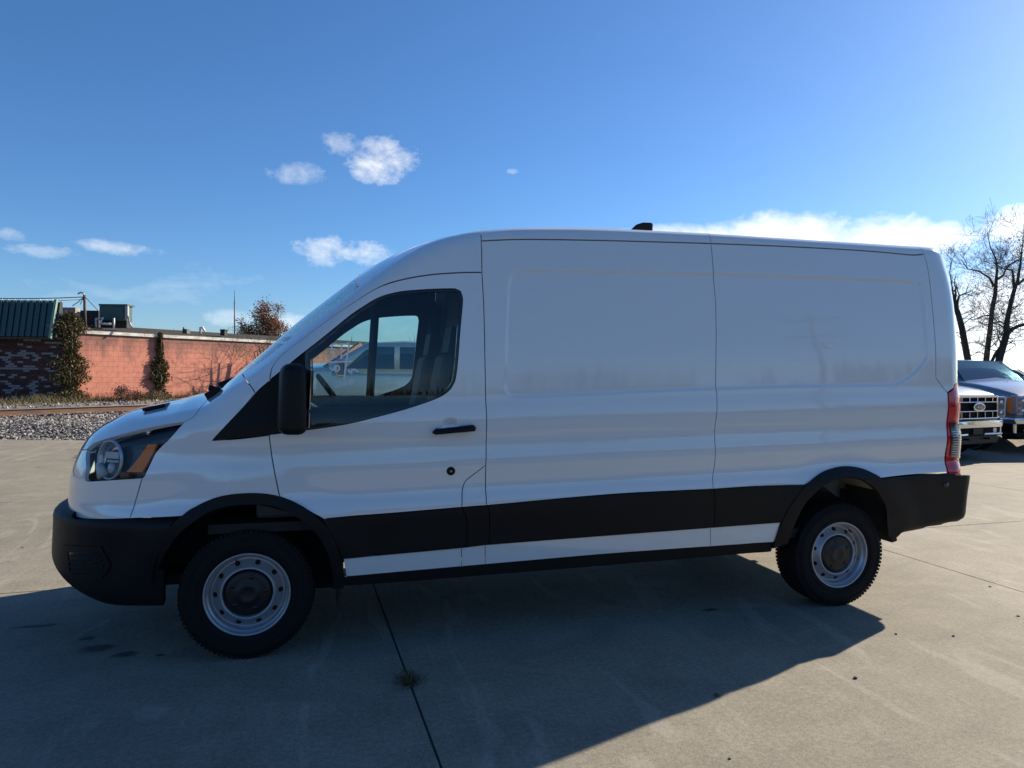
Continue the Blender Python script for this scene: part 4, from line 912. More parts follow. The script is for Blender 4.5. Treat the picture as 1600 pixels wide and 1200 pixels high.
if abs(np.sum(np.array(inn)[:, 0]*np.roll(np.array(inn)[:, 1], -1)-np.roll(np.array(inn)[:, 0], -1)*np.array(inn)[:, 1])) > abs(np.sum(a_[:, 0]*np.roll(a_[:, 1], -1)-np.roll(a_[:, 0], -1)*a_[:, 1])): inn = shrink(loop, 4.2)
panel('window_seal', [loop, [loop[-1], loop[0]]], TRIM, van, off=-.004, flange=.02, gap=.001, holes=[[inn, [inn[-1], inn[0]]]], h=.02)
panel('door_glass', [loop, [loop[-1], loop[0]]], GLASS, van, off=-.012, flange=.0, gap=.004)
panel('mirror_sail', [[(331.5, 688), (399, 614)], [(399, 614), (421, 594.5), (450, 571), (476, 550.5)], [(476, 550.5), (478, 672)], [(478, 672), (421, 680), (375, 685), (331.5, 688)]], PLAST, van, off=.001)
# ---- cladding, sills, arches, bumpers
def strip(name, u0, u1, top, bot, mt, off, e0=None, e1=None, **k):
    us = np.linspace(u0, u1, 5); tp = [(u, top(u)) for u in us]; bt = [(u, bot(u)) for u in us]
    return panel(name, [tp, e1 or [tp[-1], bt[-1]], rv(bt), e0 or [bt[0], tp[0]]], mt, van, off=off, **k)
S1 = [(722, 792.6), (724, 800), (728.5, 810), (728.5, 852), (722, 855.5)]; S2 = [(760, 789.7), (764.4, 801), (763.8, 846), (760, 851)]; S3 = [(1114.6, 764.3), (1115.7, 788), (1115, 818), (1112, 824.2)]
K = dict(flange=.016, gap=.0022)
panel('door_cladding', [[(506, 810.7), (610, 802), (722, 792.6)], S1, [(722, 855.5), (640, 863.2), (536, 872.8)], [(535, 874), (526.7, 851.7), (510, 822.5), (503, 812)]], PLAST, van, off=.010, **K)
panel('pillar_cladding', [[(722, 792.6), (760, 789.7)], S2, [(760, 851), (722, 855.5)], rv(S1)], PLAST, van, off=.010, **K)
panel('side_cladding', [[(760, 789.7), (961, 772), (1114.6, 764.3)], S3, [(1112, 824.2), (961, 835.6), (760, 851)], rv(S2)], PLAST, van, off=.010, **K)
panel('quarter_cladding', [[(1114.6, 764.3), (1180, 760), (1256, 756.8)], [(1260, 755), (1236, 786), (1220, 816)], [(1220, 816), (1180, 819), (1112, 824.2)], rv(S3)], PLAST, van, off=.010, **K)
for u0, u1, e0 in ((537, 721, [(541, 901), (536.5, 872.8)]), (721, 758, None), (758, 1110, None), (1110, 1219, None)):
    e1 = [(1219, 816.2), (1215, 831), (1211, 846.4)] if u1 == 1219 else None
    strip('sill_strip', u0, u1, CLAD_B, SILL_B, PAINT, .001, e0=e0, e1=e1, **K)
panel('lower_sill', [[(538, 901.2), (720.6, 885), (961, 864), (1180, 848.8), (1212, 846.5)], [(1212, 846.5), (1206, 863)], [(1206, 863), (1180, 865), (961, 883.8), (786, 897.8), (611, 912), (519, 917.5)], [(519, 917.5), (538, 901.2)]], PLAST, van, off=-.008, **K)
def scale_to(c, cx, cy, k): return [(cx+(u-cx)*k, cy+(v-cy)*k) for u, v in c]
AF2 = scale_to(ARCH_F, 386, 925, .885); ARI = [(1229, 848), (1240, 818), (1254, 790), (1266, 775), (1284, 760), (1304, 750), (1328, 746), (1348, 751), (1366, 763), (1376, 778), (1382, 792), (1384, 816), (1386, 838)]
panel('wheel_arch_trim', [ARCH_F, [ARCH_F[-1], AF2[-1]], rv(AF2), [AF2[0], ARCH_F[0]]], PLAST, van, off=.014, flange=.05, gap=.001, h=.025)
panel('wheel_arch_trim', [ARCH_R, [ARCH_R[-1], ARI[-1]], rv(ARI), [ARI[0], ARCH_R[0]]], PLAST, van, off=.014, flange=.05, gap=.001, h=.025)
ZB = .52; b0 = to_param(cast([(108, 803)], bumper_front), ZB)[0]; b1 = to_param(np.array([[-.9, -.5, .29]]), ZB)[0]
panel('front_bumper', [[('p', SMIN, .40), ('p', b0[0]-.1, .38), (112, 806), (137.5, 811), (167.5, 811.8), (202, 810.3), (284.5, 807)], [(284.5, 807), (262, 828), (243, 855), (231, 882)], [(231, 882), (243, 889), (256, 891)], [(256, 891), (256, 946)], [(256, 946), (205, 946.5), (168, 943.5)],
    [('p', *to_param(cast([(168, 943.5)], bumper_front), ZB)[0]), ('p', SMIN, -.24)], [('p', SMIN, -.24), ('p', SMIN, .40)]], PLAST, van, fn=bumper_front, z0=ZB, mirror='merge', h=.022, gap=.001, flange=.04)
fog = [(99, 851), (158.5, 853.5), (173.5, 881), (168, 894), (159, 904), (110, 903)]; fin = [(107, 862.5), (156, 862), (166, 884), (157, 897), (111, 895)]
panel('fog_bezel', [[a, b] for a, b in zip(fog, fog[1:]+fog[:1])], PLAST, van, fn=bumper_front, z0=ZB, off=.006, flange=.012, h=.015, gap=.0, holes=[[[a, b] for a, b in zip(fin, fin[1:]+fin[:1])]])
panel('fog_insert', [[a, b] for a, b in zip(fin, fin[1:]+fin[:1])], TRIM, van, fn=bumper_front, z0=ZB, off=.002, flange=.0, h=.02, gap=.0)
for k in range(4):
    v0 = 867+k*8; panel('fog_slat', [[(109, v0), (158+k*2, v0-.5)], [(158+k*2, v0-.5), (158+k*2, v0+2.5)], [(158+k*2, v0+2.5), (109, v0+3)], [(109, v0+3), (109, v0)]], PLAST, van, fn=bumper_front, z0=ZB, off=.008, flange=.006, h=.02, gap=.0)
rb0 = to_param(cast([(1480, 739)], bumper_rear), .62)[0]
panel('rear_bumper', [[(1376, 748.5), (1420, 743.5), (1480, 739), (1494, 743)], [('p', SMAX-.5, rb0[1]), ('p', SMAX, rb0[1])], [('p', SMAX, rb0[1]), ('p', SMAX, -.20)], [('p', SMAX, -.20), ('p', SMAX-.5, -.19), (1490, 824), (1440, 832.5), (1388, 840)], [(1400, 838), (1408, 828), (1409, 810), (1404, 788), (1392, 766), (1376, 748.5)]], PLAST, van, fn=bumper_rear, z0=.62, mirror='merge', h=.025, gap=.001, flange=.04)
# ---- lights
HL = [[(136, 702), (147.5, 692.5), (170, 685), (207.5, 674.5), (245, 666), (288.5, 659)], [(288.5, 659), (267.5, 682), (245, 704.5), (236, 721), (225.5, 743.5), (222.5, 746.5)], [(222.5, 746.5), (185, 749), (137, 752)], rv(HL_L)]
def child_panel(par, *a, **k):
    o = panel(*a, par, mirror=None, **k); return o
def lamp_parts(sign):
    hl = panel('headlight', HL, LENS, van, mirror=None, off=-.002, flange=.0, h=.025)
    hs = panel('housing', HL, mat('lamp_housing', (.010, .013, .018), .30), hl, mirror=None, off=-.045, flange=.0, gap=.0, h=.03)
    am = panel('indicator', [[(228, 694), (244, 694)], [(244, 694), (232, 718), (220, 738.5)], [(220, 738.5), (193, 738.5)], [(193, 738.5), (212, 716), (228, 694)]], AMBER, hl, mirror=None, off=-.014, flange=.02, h=.02)
    c, n = surf(168, 716, -.045); n2 = Vector((-.60, -.79, .05)).normalized(); Mx = Matrix.Translation(c) @ n2.to_track_quat('-Y', 'Z').to_matrix().to_4x4() @ Matrix.Diagonal((1.02, 1, 1.22, 1))
    sil = mat('lamp_silver', (.66, .69, .73), .22, .75); b = MB(); b.lathe([(.084, -.036), (.081, -.026), (.072, -.004), (.055, .012), (.02, .018), (.001, .018)], 28, Mx, smooth=False); b.build('reflector', sil, hl)
    b = MB(); b.lathe([(.088, -.022), (.085, -.037), (.081, -.035)], 36, Mx); b.build('bezel', mat('bezel_silver', (.42, .46, .50), .3, .7), hl)
    b = MB(); b.box((0, -.012, .020), (.10, .014, .030)); b.box((.012, -.014, -.006), (.085, .018, .010)); o = b.build('lamp_shelf', mat('lamp_satin', (.50, .50, .48), .4), hl, bevel=.003); o.matrix_local = Mx
    b = MB(); b.lathe([(.001, -.022), (.016, -.020), (.026, -.010), (.030, .006)], 24, Mx @ Matrix.Translation((-.012, 0, -.038))); b.build('projector', mat('lamp_lens', (.42, .43, .44), .12, coat=1), hl)
    b = MB(); q = surf(146, 722, -.036)[0]; q2 = surf(152, 745, -.036)[0]; b.tube([q, q2], [.022, .03], 10); b.build('side_reflector', mat('lamp_satin', (.50, .50, .48), .4), hl)
    b = MB(); b.box(surf(190, 742, -.034)[0], (.07, .03, .03), rz=-.6); b.build('lamp_socket', mat('socket_red', (.10, .015, .01), .4), hl, bevel=.006)
    if sign < 0:
        pass
    return hl
h1 = lamp_parts(1); h2 = copy_tree(h1, van); h2.scale = (1, -1, 1)
TLR = sD-.004
tpx = [[(1481.2, 615), (1489, 608), ('p', pp(1494, 606)[0], tl[1]+.04), ('p', TLR, tl[1]+.04)], [('p', TLR, tl[1]+.04), ('p', TLR, tb[1]-.02)], [('p', TLR, tb[1]-.02), (1493, 743.5), (1485, 743.5), (1480.6, 736)], [(1480.6, 736), (1481.2, 615)]]
tlo = panel('taillight', tpx, RED, van, mirror=None, off=.003, flange=.02, h=.015, gap=.0015)
t1, t2 = pp(1489, 662)[1], pp(1489, 716)[1]; s1 = pp(1485.5, 690)[0]
panel('reverse_lamp', [[('p', s1, t1+.012), ('p', TLR-.004, t1-.045)], [('p', TLR-.004, t1-.045), ('p', TLR-.004, t2-.03)], [('p', TLR-.004, t2-.03), ('p', s1, t2+.02)], [('p', s1, t2+.02), ('p', s1, t1+.012)]], mat('lamp_clear', (.05, .05, .055), .1, coat=1), tlo, mirror=None, off=.010, flange=.004, h=.015, gap=0)
for k in range(11):
    ta = t1-.045+(t2-t1+.05)*k/11; panel('lamp_rib', [[('p', s1+.006+.004*(k % 2), ta), ('p', TLR-.008, ta-.016)], [('p', TLR-.008, ta-.016), ('p', TLR-.008, ta-.021)], [('p', TLR-.008, ta-.021), ('p', s1+.006+.004*(k % 2), ta-.005)], [('p', s1+.006+.004*(k % 2), ta-.005), ('p', s1+.006+.004*(k % 2), ta)]], mat('lamp_rib', (.62, .62, .64), .2, coat=1), tlo, mirror=None, off=.0125, flange=.002, h=.02, gap=0)
for k in range(5):
    sa = s1-.01+k*(TLR-s1)/5; panel('lens_flute', [[('p', sa, tl[1]-.03), ('p', sa, t1+.03)], [('p', sa, t1+.03), ('p', sa+.004, t1+.028)], [('p', sa+.004, t1+.028), ('p', sa+.004, tl[1]-.03)], [('p', sa+.004, tl[1]-.03), ('p', sa, tl[1]-.03)]], mat('red_flute', (.75, .03, .03), .2, coat=1), tlo, mirror=None, off=.0105, flange=.002, h=.02, gap=0)
t_2 = copy_tree(tlo, van); t_2.scale = (1, -1, 1)
# ---- handle, lock, mirror, wipers, antenna
def handles():
    REC['on'] = False; b = MB(); pts = [surf(u, v, o)[0] for u, v, o in ((677.0, 674, .018), (679, 673.8, .030), (695, 672.2, .032), (712, 670.4, .032), (728, 668.8, .032), (738.5, 667.7, .030), (740.5, 667.5, .018))]
    v = []; n_ = Vector((0, -1, 0))
    b.tube(pts, [.012, .019, .0195, .0195, .0215, .0215, .013], 14, squash=.62); b.build('door_handle', PLAST, front_door)
    b = MB()
    for u, w in ((683, 673.4), (735, 668)): b.tube([surf(u, w, -.01)[0], surf(u, w, .03)[0]], .016, 10)
    b.build('handle_mount', PLAST, front_door); REC['on'] = True
    p, n = surf(704.5, 736, .0); Mx = Matrix.Translation(p) @ n.to_track_quat('-Y', 'Z').to_matrix().to_4x4()
    b = MB(); b.lathe([(.001, -.006), (.014, -.006), (.021, -.008), (.024, -.005), (.025, .004)], 24, Mx); k = b.build('door_lock', PLAST, front_door)
    b = MB(); b.lathe([(.001, -.009), (.006, -.0085), (.007, -.004)], 16, Mx); b.build('key_slot', STEEL, k)
handles()
def rounded(name, c, d, mt, parent, rz=0, rx=0, ry=0, bev=.03, taper=(1, 1), seg=4):
    b = MB(); b.box((0, 0, 0), d, taper=taper); o = b.build(name, mt, parent, bevel=bev, seg=seg); o.location = c; o.rotation_euler = (rx, ry, rz)
    for p in o.data.polygons: p.use_smooth = True
    return o
def mirrors():
    t = (-1.17-CAM[1]); d = AX[2]+AX[0]*((457.5-800)/FPX)-AX[1]*((623-600)/FPX); c = CAM+d*(t/d[1])
    mh = rounded('side_mirror', Vector(c)+Vector((0, 0, 0)), (.150, .235, .362), PLAST, van, bev=.05, taper=(.86, .92), rz=.12, ry=.03)
    a = MB(); a.tube([(.0, .09, -.06), (.005, .17, -.07), (.01, .26, -.09)], [.05, .045, .05], 10, squash=1.6); a.build('mirror_arm', PLAST, mh)
    g = MB(); g.box((.0765, -.005, .05), (.004, .185, .20)); g.build('mirror_glass', CHROME, mh); g = MB(); g.box((.0765, -.005, -.105), (.004, .17, .075)); g.build('mirror_glass', CHROME, mh)
    m2 = copy_tree(mh, van); m2.location = (c[0], -c[1], c[2]); m2.scale = (1, -1, 1); m2.rotation_euler = (0, .03, -.12)
mirrors()
def top_bits():
    def top_pt(x, y, off=0.0):
        z = 3.0; lo, hi = 1.0, 3.0
        for _ in range(40):
            m_ = (lo+hi)/2
            if body(np.array([[x, y, m_]]))[0] < 0: lo = m_
            else: hi = m_
        return Vector((x, y, lo+off))
    # wipers
    for (x0, y0, x1, y1) in ((-.215, -.30, -.17, .30), (-.215, .25, -.17, .80)):
        w = MB(); a = top_pt(x0, y0, .014); b = top_pt(x1, y1, .012); w.tube([a, a.lerp(b, .5)+Vector((0, 0, .008)), b], [.018, .012, .010], 8); w.tube([a+Vector((0, 0, -.05)), a+Vector((-.01, 0, .01))], [.025, .02], 10)
        w.build('wiper', PLAST, van)
    w = MB(); p = top_pt(-.215, -.66, .0); w.box(p+Vector((0, 0, .012)), (.09, .05, .045), ry=-.5); w.tube([p+Vector((.02, .02, .03)), p+Vector((-.03, .02, .045))], .018); w.build('washer_nozzle', PLAST, van, bevel=.008)
    for y in (-.47, .47):
        v = MB(); p = top_pt(-.62, y*.9, .004); q = top_pt(-.50, y*.9, .004); v.box((p+q)/2, ((q-p).length, .16, .018), ry=-math.atan2(q.z-p.z, q.x-p.x)); v.build('hood_vent', PLAST, van, bevel=.006)
    # shark-fin roof antenna
    d = AX[2]+AX[0]*((998-800)/FPX)-AX[1]*((350-600)/FPX); t = (-.30-CAM[1])/d[1]; c = CAM+d*t; zb = top_pt(c[0], -.30).z-.02; ht = c[2]+.012-zb; L_ = .215
    prof = [(-L_*.5, 0), (-L_*.42, ht*.30), (-L_*.28, ht*.66), (-L_*.08, ht*.90), (L_*.12, ht*.985), (L_*.46, ht), (L_*.475, ht*.93), (L_*.46, ht*.6), (L_*.5, ht*.5), (L_*.5, 0)]
    m_ = MB(); m_.prism(prof, Matrix.Translation((c[0], -.30, zb)), -.03, .03); m_.build('roof_antenna', PLAST, van, bevel=.012)
top_bits()
# ---- wheels
def wheel():
    root = empty('wheel'); t = MB()
    t.lathe([(.222, -.100), (.236, -.114), (.262, -.1225), (.292, -.1215), (.316, -.116), (.332, -.106), (.341, -.090), (.3465, -.06), (.348, -.02), (.348, .02), (.3465, .06), (.341, .09), (.332, .106), (.316, .116), (.29, .1215), (.25, .12), (.222, .1)], 72)
    for k in range(84):
        q = 2*math.pi*k/84
        for a, l in ((-.088, .040), (.088, .040), (-.03, .045), (.03, .045)):
            qq = q+(.5 if a > 0 else 0)*2*math.pi/84; r = .3376 if abs(a) > .05 else .3434; t.box((r*math.cos(qq), a, r*math.sin(qq)), (.014, l, .017), ry=-qq)
    for r_, h_ in ((.300, .002), (.306, .002), (.246, .003)): t.lathe([(r_-.004, -.1205), (r_-.002, -.1235), (r_+.002, -.1235), (r_+.004, -.1205)], 72)
    t.build('tyre', RUB, root, fix=False)
    r = MB(); r.lathe([(.2215, -.095), (.2235, -.108), (.220, -.112), (.214, -.111), (.2095, -.104), (.2075, -.088), (.2005, -.084), (.197, -.080), (.1945, -.066), (.192, -.050), (.187, -.046), (.178, -.050), (.160, -.062), (.147, -.076), (.140, -.086), (.135, -.089), (.130, -.086), (.127, -.074), (.126, -.05), (.10, -.045), (.001, -.045)], 96)
    rim = r.build('rim', STEEL, root, fix=False)
    hm = None
    for k in range(10):
        if hm is None: b = MB(); b.lathe([(.0006, -.0035), (.010, -.0035), (.0125, -.0022), (.0125, .006)], 16); hm = b.mesh('vent_hole'); hm.materials.append(DARK)
        o = link('vent_hole', hm, parent=rim); q = 2*math.pi*(k+.35)/10; o.location = (.1655*math.cos(q), -.0575, .1655*math.sin(q))
        nrm = Vector((math.cos(q)*.56, -.83, math.sin(q)*.56)); o.rotation_euler = nrm.to_track_quat('-Y', 'Z').to_euler(); o.scale = (1.15, 1, 1.15)
    c = MB(); c.lathe([(.001, -.094), (.03, -.094), (.036, -.097), (.05, -.097), (.060, -.090), (.085, -.086), (.100, -.087), (.112, -.082), (.121, -.074), (.124, -.06)], 64)
    for k in range(5):
        q = 2*math.pi*k/5+.3; c.lathe([(.001, -.004), (.012, -.003), (.014, .006)], 12, Matrix.Translation((.088*math.cos(q), -.087, .088*math.sin(q))))
    c.build('hub_cap', mat('hub_cap_black', (.010, .010, .011), .45), rim, fix=False)
    v = MB(); v.tube([(.186*math.cos(2.1), -.07, .186*math.sin(2.1)), (.176*math.cos(2.1), -.10, .176*math.sin(2.1))], .005, 6); v.build('valve_stem', RUB, rim)
    b = MB(); b.lathe([(.001, -.02), (.15, -.02), (.15, .0), (.001, .0)], 32); b.build('brake_disc', UNDER, root, fix=False)
    root.parent = van; return root
w0 = wheel()
for i, (x, y, ro, st) in enumerate(((0, -.865, .2, .0), (3.75, -.865, 1.1, 0), (0, .865, .5, math.pi), (3.75, .865, .9, math.pi))):
    w_ = w0 if i == 0 else copy_tree(w0, van); w_.location = (x, y, .3475); w_.rotation_euler = (0, ro, st)
# ---- wheel wells, underbody
def underside():
    for cx in (0, 3.75):
        for s in (-1, 1):
            b = MB(); R_ = .475; n = 22; v = []; f = []; a0, a1 = (R(-14), R(176)) if cx == 0 else (R(12), R(168)); zc = .40 if cx == 0 else .44
            yo, yi = (.99 if cx == 0 else .95)*s, .56*s
            for k in range(n+1):
                q = a0+(a1-a0)*k/n; x, z = cx+R_*math.cos(q), zc+R_*math.sin(q); v += [(x, yo, z), (x, yi, z)]
            for k in range(n): f.append((2*k, 2*k+1, 2*k+3, 2*k+2))
            b.add(v, f, True)
            if cx: 
                v = [(cx+R_*math.cos(a0+(a1-a0)*k/n), yi, zc+R_*math.sin(a0+(a1-a0)*k/n)) for k in range(n+1)]; b.add(v+[(cx-.46, yi, .56), (cx+.46, yi, .56)], [(k, k+1, n+1 if k > n/2 else n+2) for k in range(n)])
            o = b.build('wheel_well', UNDER if cx == 0 else mat('well_primer', (.36, .35, .33), .7, var=.25, vscale=8), van, fix=False)
    b = MB(); b.box((-.487, 0, .675), (.02, 1.70, .37)); b.build('splash_shield', UNDER, van)
    for s in (-1, 1): b = MB(); b.box((0.0, s*.54, .62), (1.0, .02, .47)); b.box((.35, s*.545, .31), (.32, .02, .16)); b.build('inner_well_panel', UNDER, van, bevel=.005)
    for s in (-1, 1): b = MB(); b.box((.475, s*.74, .50), (.02, .47, .52)); b.build('splash_guard', UNDER, van, bevel=.005)
    b = MB(); b.box((2.05, 0, .50), (3.0, 1.86, .06)); b.box((4.55, 0, .56), (.62, 1.7, .06)); b.box((3.75, 0, .66), (1.2, 1.1, .06)); b.build('floor_pan', UNDER, van)
    for s in (-1, 1):
        b = MB(); b.box((2.1, s*.48, .43), (4.9, .09, .12)); b.box((4.2, s*.48, .47), (1.0, .07, .10)); b.build('frame_rail', UNDER, van, bevel=.01)
        b = MB(); b.tube([(3.1, s*.58, .46), (3.4, s*.58, .40), (3.75, s*.58, .37), (4.15, s*.58, .44), (4.4, s*.58, .55)], .035, 8, squash=1.4); b.build('leaf_spring', UNDER, van)
        b = MB(); b.tube([(4.02, s*.66, .32), (4.10, s*.60, .72)], [.035, .028], 10); b.build('shock_absorber', UNDER, van)
        b = MB(); b.box((4.165, s*.78, .60), (.05, .36, .40), ry=-.25); b.build('splash_guard', UNDER, van, bevel=.01)
    b = MB(); b.tube([(3.75, -.8, .345), (3.75, .8, .345)], .06, 12); b.lathe([(.001, -.12), (.12, -.10), (.15, 0), (.12, .10), (.001, .12)], 20, Matrix.Translation((3.75, 0, .345))); b.build('rear_axle', UNDER, van)
    b = MB(); b.box((0.0, 0, .30), (.30, 1.3, .12)); b.tube([(0, -.8, .345), (0, .8, .345)], .04, 10); b.box((-.42, 0, .39), (.14, 1.5, .06)); b.build('front_subframe', UNDER, van, bevel=.015)
    b = MB(); b.box((.1, 0, .78), (.75, .85, .45)); b.build('engine_block', UNDER, van, bevel=.06)
    b = MB(); b.tube([(.5, .25, .36), (1.6, .28, .34), (3.0, .3, .36), (3.4, .5, .5), (4.2, .55, .55), (4.7, .6, .5)], .04, 10); b.tube([(1.5, .28, .34), (2.3, .29, .35)], .11, 14); b.build('exhaust_pipe', UNDER, van)
underside()
# ---- cab interior
def interior():
    b = MB(); b.box((.55, 0, .70), (1.5, 1.9, .05)); b.build('cab_floor', UNDER, van)
    b = MB(); b.add([(-.12, -.86, 1.02), (.42, -.93, 1.05), (.36, -.93, 1.25), (.22, -.92, 1.34), (-.12, -.84, 1.38), (-.12, .86, 1.02), (.42, .93, 1.05), (.36, .93, 1.25), (.22, .92, 1.34), (-.12, .84, 1.38)],
        [(0, 1, 2, 3, 4), (9, 8, 7, 6, 5), (0, 5, 6, 1), (1, 6, 7, 2), (2, 7, 8, 3), (3, 8, 9, 4), (4, 9, 5, 0)]); b.build('dashboard', SEATM, van, bevel=.03)
    b = MB(); c = Vector((.47, -.42, 1.36)); ax = Vector((.80, 0, .6)).normalized(); e1 = Vector((0, 1, 0)); e2 = ax.cross(e1)
    b.tube([c+(e1*math.cos(q)+e2*math.sin(q))*.195 for q in np.linspace(0, 2*math.pi, 33)], .016, 8, caps=False)
    for q in (0, math.pi, -math.pi/2): b.tube([c-ax*.02, c+(e1*math.cos(q)+e2*math.sin(q))*.19], .016, 6)
    b.tube([c-ax*.01, c-ax*.25], .045, 10); b.build('steering_wheel', SEATM, van)
    for y in (-.45, .45):
        s = empty('cab_seat', (.92, y, .72)); s.parent = van
        o = MB(); o.box((-.10, 0, .26), (.52, .50, .16), ry=-.08); o.build('cushion', SEATM, s, bevel=.05, seg=4)
        o = MB(); o.box((.19, 0, .62), (.14, .46, .66), ry=.16, taper=(.8, .86)); o.build('backrest', SEATM, s, bevel=.05, seg=4)
        o = MB(); o.box((.275, 0, 1.03), (.09, .26, .17), ry=.16); o.tube([(.25, -.06, .9), (.27, -.06, 1.0)], .008); o.tube([(.25, .06, .9), (.27, .06, 1.0)], .008); o.build('headrest', SEATM, s, bevel=.035, seg=4)
        o = MB(); o.box((-.05, 0, .09), (.40, .40, .18)); o.build('seat_base', UNDER, s, bevel=.02)
    # bulkhead behind the seats, dark curtain edge and belt post
    b = MB(); b.box((1.36, 0, 1.50), (.03, 1.78, 1.60), taper=(1, .90)); b.build('bulkhead', mat('bulkhead_grey', (.05, .055, .06), .6, var=.15, vscale=3), van)
    LIN = mat('headliner', (.045, .048, .052), .9)
    panel('headliner', CABROOF, LIN, van, off=-.032, flange=0, gap=0, mirror='merge'); panel('door_lining', DOORC, SEATM, van, off=-.034, flange=0, gap=-.006)
    for s in (-1, 1):
        b = MB(); b.box((.66, s*.945, 1.05), (1.24, .05, .60), taper=(1, 1)); b.build('door_card', SEATM, van, bevel=.02)
        b = MB(); b.tube([(1.24, s*.86, 1.2), (1.27, s*.80, 2.1)], .05, 8); b.build('pillar_trim', SEATM, van)
    b = MB(); p0 = at(588, 458, 5.35); p1 = at(575, 668, 5.55); b.tube([Vector(p0), Vector(p1)], .033, 10); b.build('belt_post', mat('post_black', (.008, .008, .009), .6), van)
interior()
p_, n_ = surf(1478, 757, .004, bumper_rear); b_ = MB(); b_.lathe([(.001, -.008), (.016, -.006), (.02, .006)], 18, Matrix.Translation(p_) @ n_.to_track_quat('-Y', 'Z').to_matrix().to_4x4()); b_.build('parking_sensor', TRIM, van)
# ---- marker writing on the van's door glass
def writing():
    Z = lambda x, y: (440+x/5.0, 440+y/5.0)
    S = [[(395, 486), (389, 530), (386, 575), (405, 590), (432, 588)], [(390, 488), (432, 482)], [(390, 530), (425, 524)], [(438, 490), (505, 484)], [(470, 490), (467, 550), (465, 606)], [(500, 490), (526, 480), (517, 560), (500, 670), (486, 768)], [(352, 631), (450, 625), (556, 622)],
         [(374, 668), (400, 692), (420, 662), (445, 660), (452, 678), (440, 696), (418, 704)], [(424, 665), (420, 706)], [(524, 690), (532, 708), (548, 704)], [(550, 680), (545, 722)], [(545, 690), (570, 686), (602, 704)], [(424, 832), (440, 800), (456, 778), (466, 800), (480, 820)], [(438, 812), (472, 806)],
         [(494, 770), (490, 792), (500, 804), (516, 796), (516, 782)], [(532, 786), (538, 768), (552, 766), (558, 780), (548, 797), (536, 797), (532, 786)]]
    m_ = MB()
    for st in S:
        P = smooth_curve(np.array([Z(*p) for p in st], float), 1.2); q = [surf(u, v, -.0108) for u, v in P]; V = []; w = .0046
        for i, (p, n) in enumerate(q):
            t = (q[min(i+1, len(q)-1)][0]-q[max(i-1, 0)][0]).normalized(); s = t.cross(n); ww = w*(1 if 0 < i < len(q)-1 else .6)
            V += [p-s*ww, p+s*ww, p+s*ww+n*.0004, p-s*ww+n*.0004]
        F = []
        for i in range(len(q)-1):
            for k in range(4): F.append((4*i+k, 4*i+(k+1) % 4, 4*i+4+(k+1) % 4, 4*i+4+k))
        m_.add(V, F)
    m_.build('marker_writing', mat('marker_white', (.88, .90, .90), .8), van)
writing()
# ================================================================== parked trucks
def sec(hw, z0, z1, x, r=.12, n=5, crown=.02, tuck=.04):
    "rounded cross-section, counter-clockwise seen from the front"
    p = []
    def arc(cy, cz, a0, a1):
        for k in range(n): q = a0+(a1-a0)*k/(n-1); p.append((cy+r*math.cos(q), cz+r*math.sin(q)))
    arc(hw-r, z1-r, 0, HP); p.append((0, z1+crown)); arc(-hw+r, z1-r, HP, math.pi); p.append((-hw, (z0+z1)/2)); p.append((-hw+tuck, z0)); p.append((hw-tuck, z0)); p.append((hw, (z0+z1)/2))
    return [Vector((x, y, z)) for y, z in p]
def loft(m_, S):
    n = len(S[0]); v = [p for s in S for p in s]; f = []
    for i in range(len(S)-1):
        for k in range(n): k2 = (k+1) % n; f.append((i*n+k, i*n+k2, (i+1)*n+k2, (i+1)*n+k))
    f += [tuple(range(n))[::-1], tuple((len(S)-1)*n+k for k in range(n))]
    m_.add(v, f)
def smooth_obj(o, ang=40):
    me = o.data; me.polygons.foreach_set('use_smooth', [True]*len(me.polygons)); 
    bm = bmesh.new(); bm.from_mesh(me)
    for e in bm.edges: e.smooth = not (len(e.link_faces) == 2 and e.calc_face_angle(0) > R(ang))
    bm.to_mesh(me); bm.free(); return o
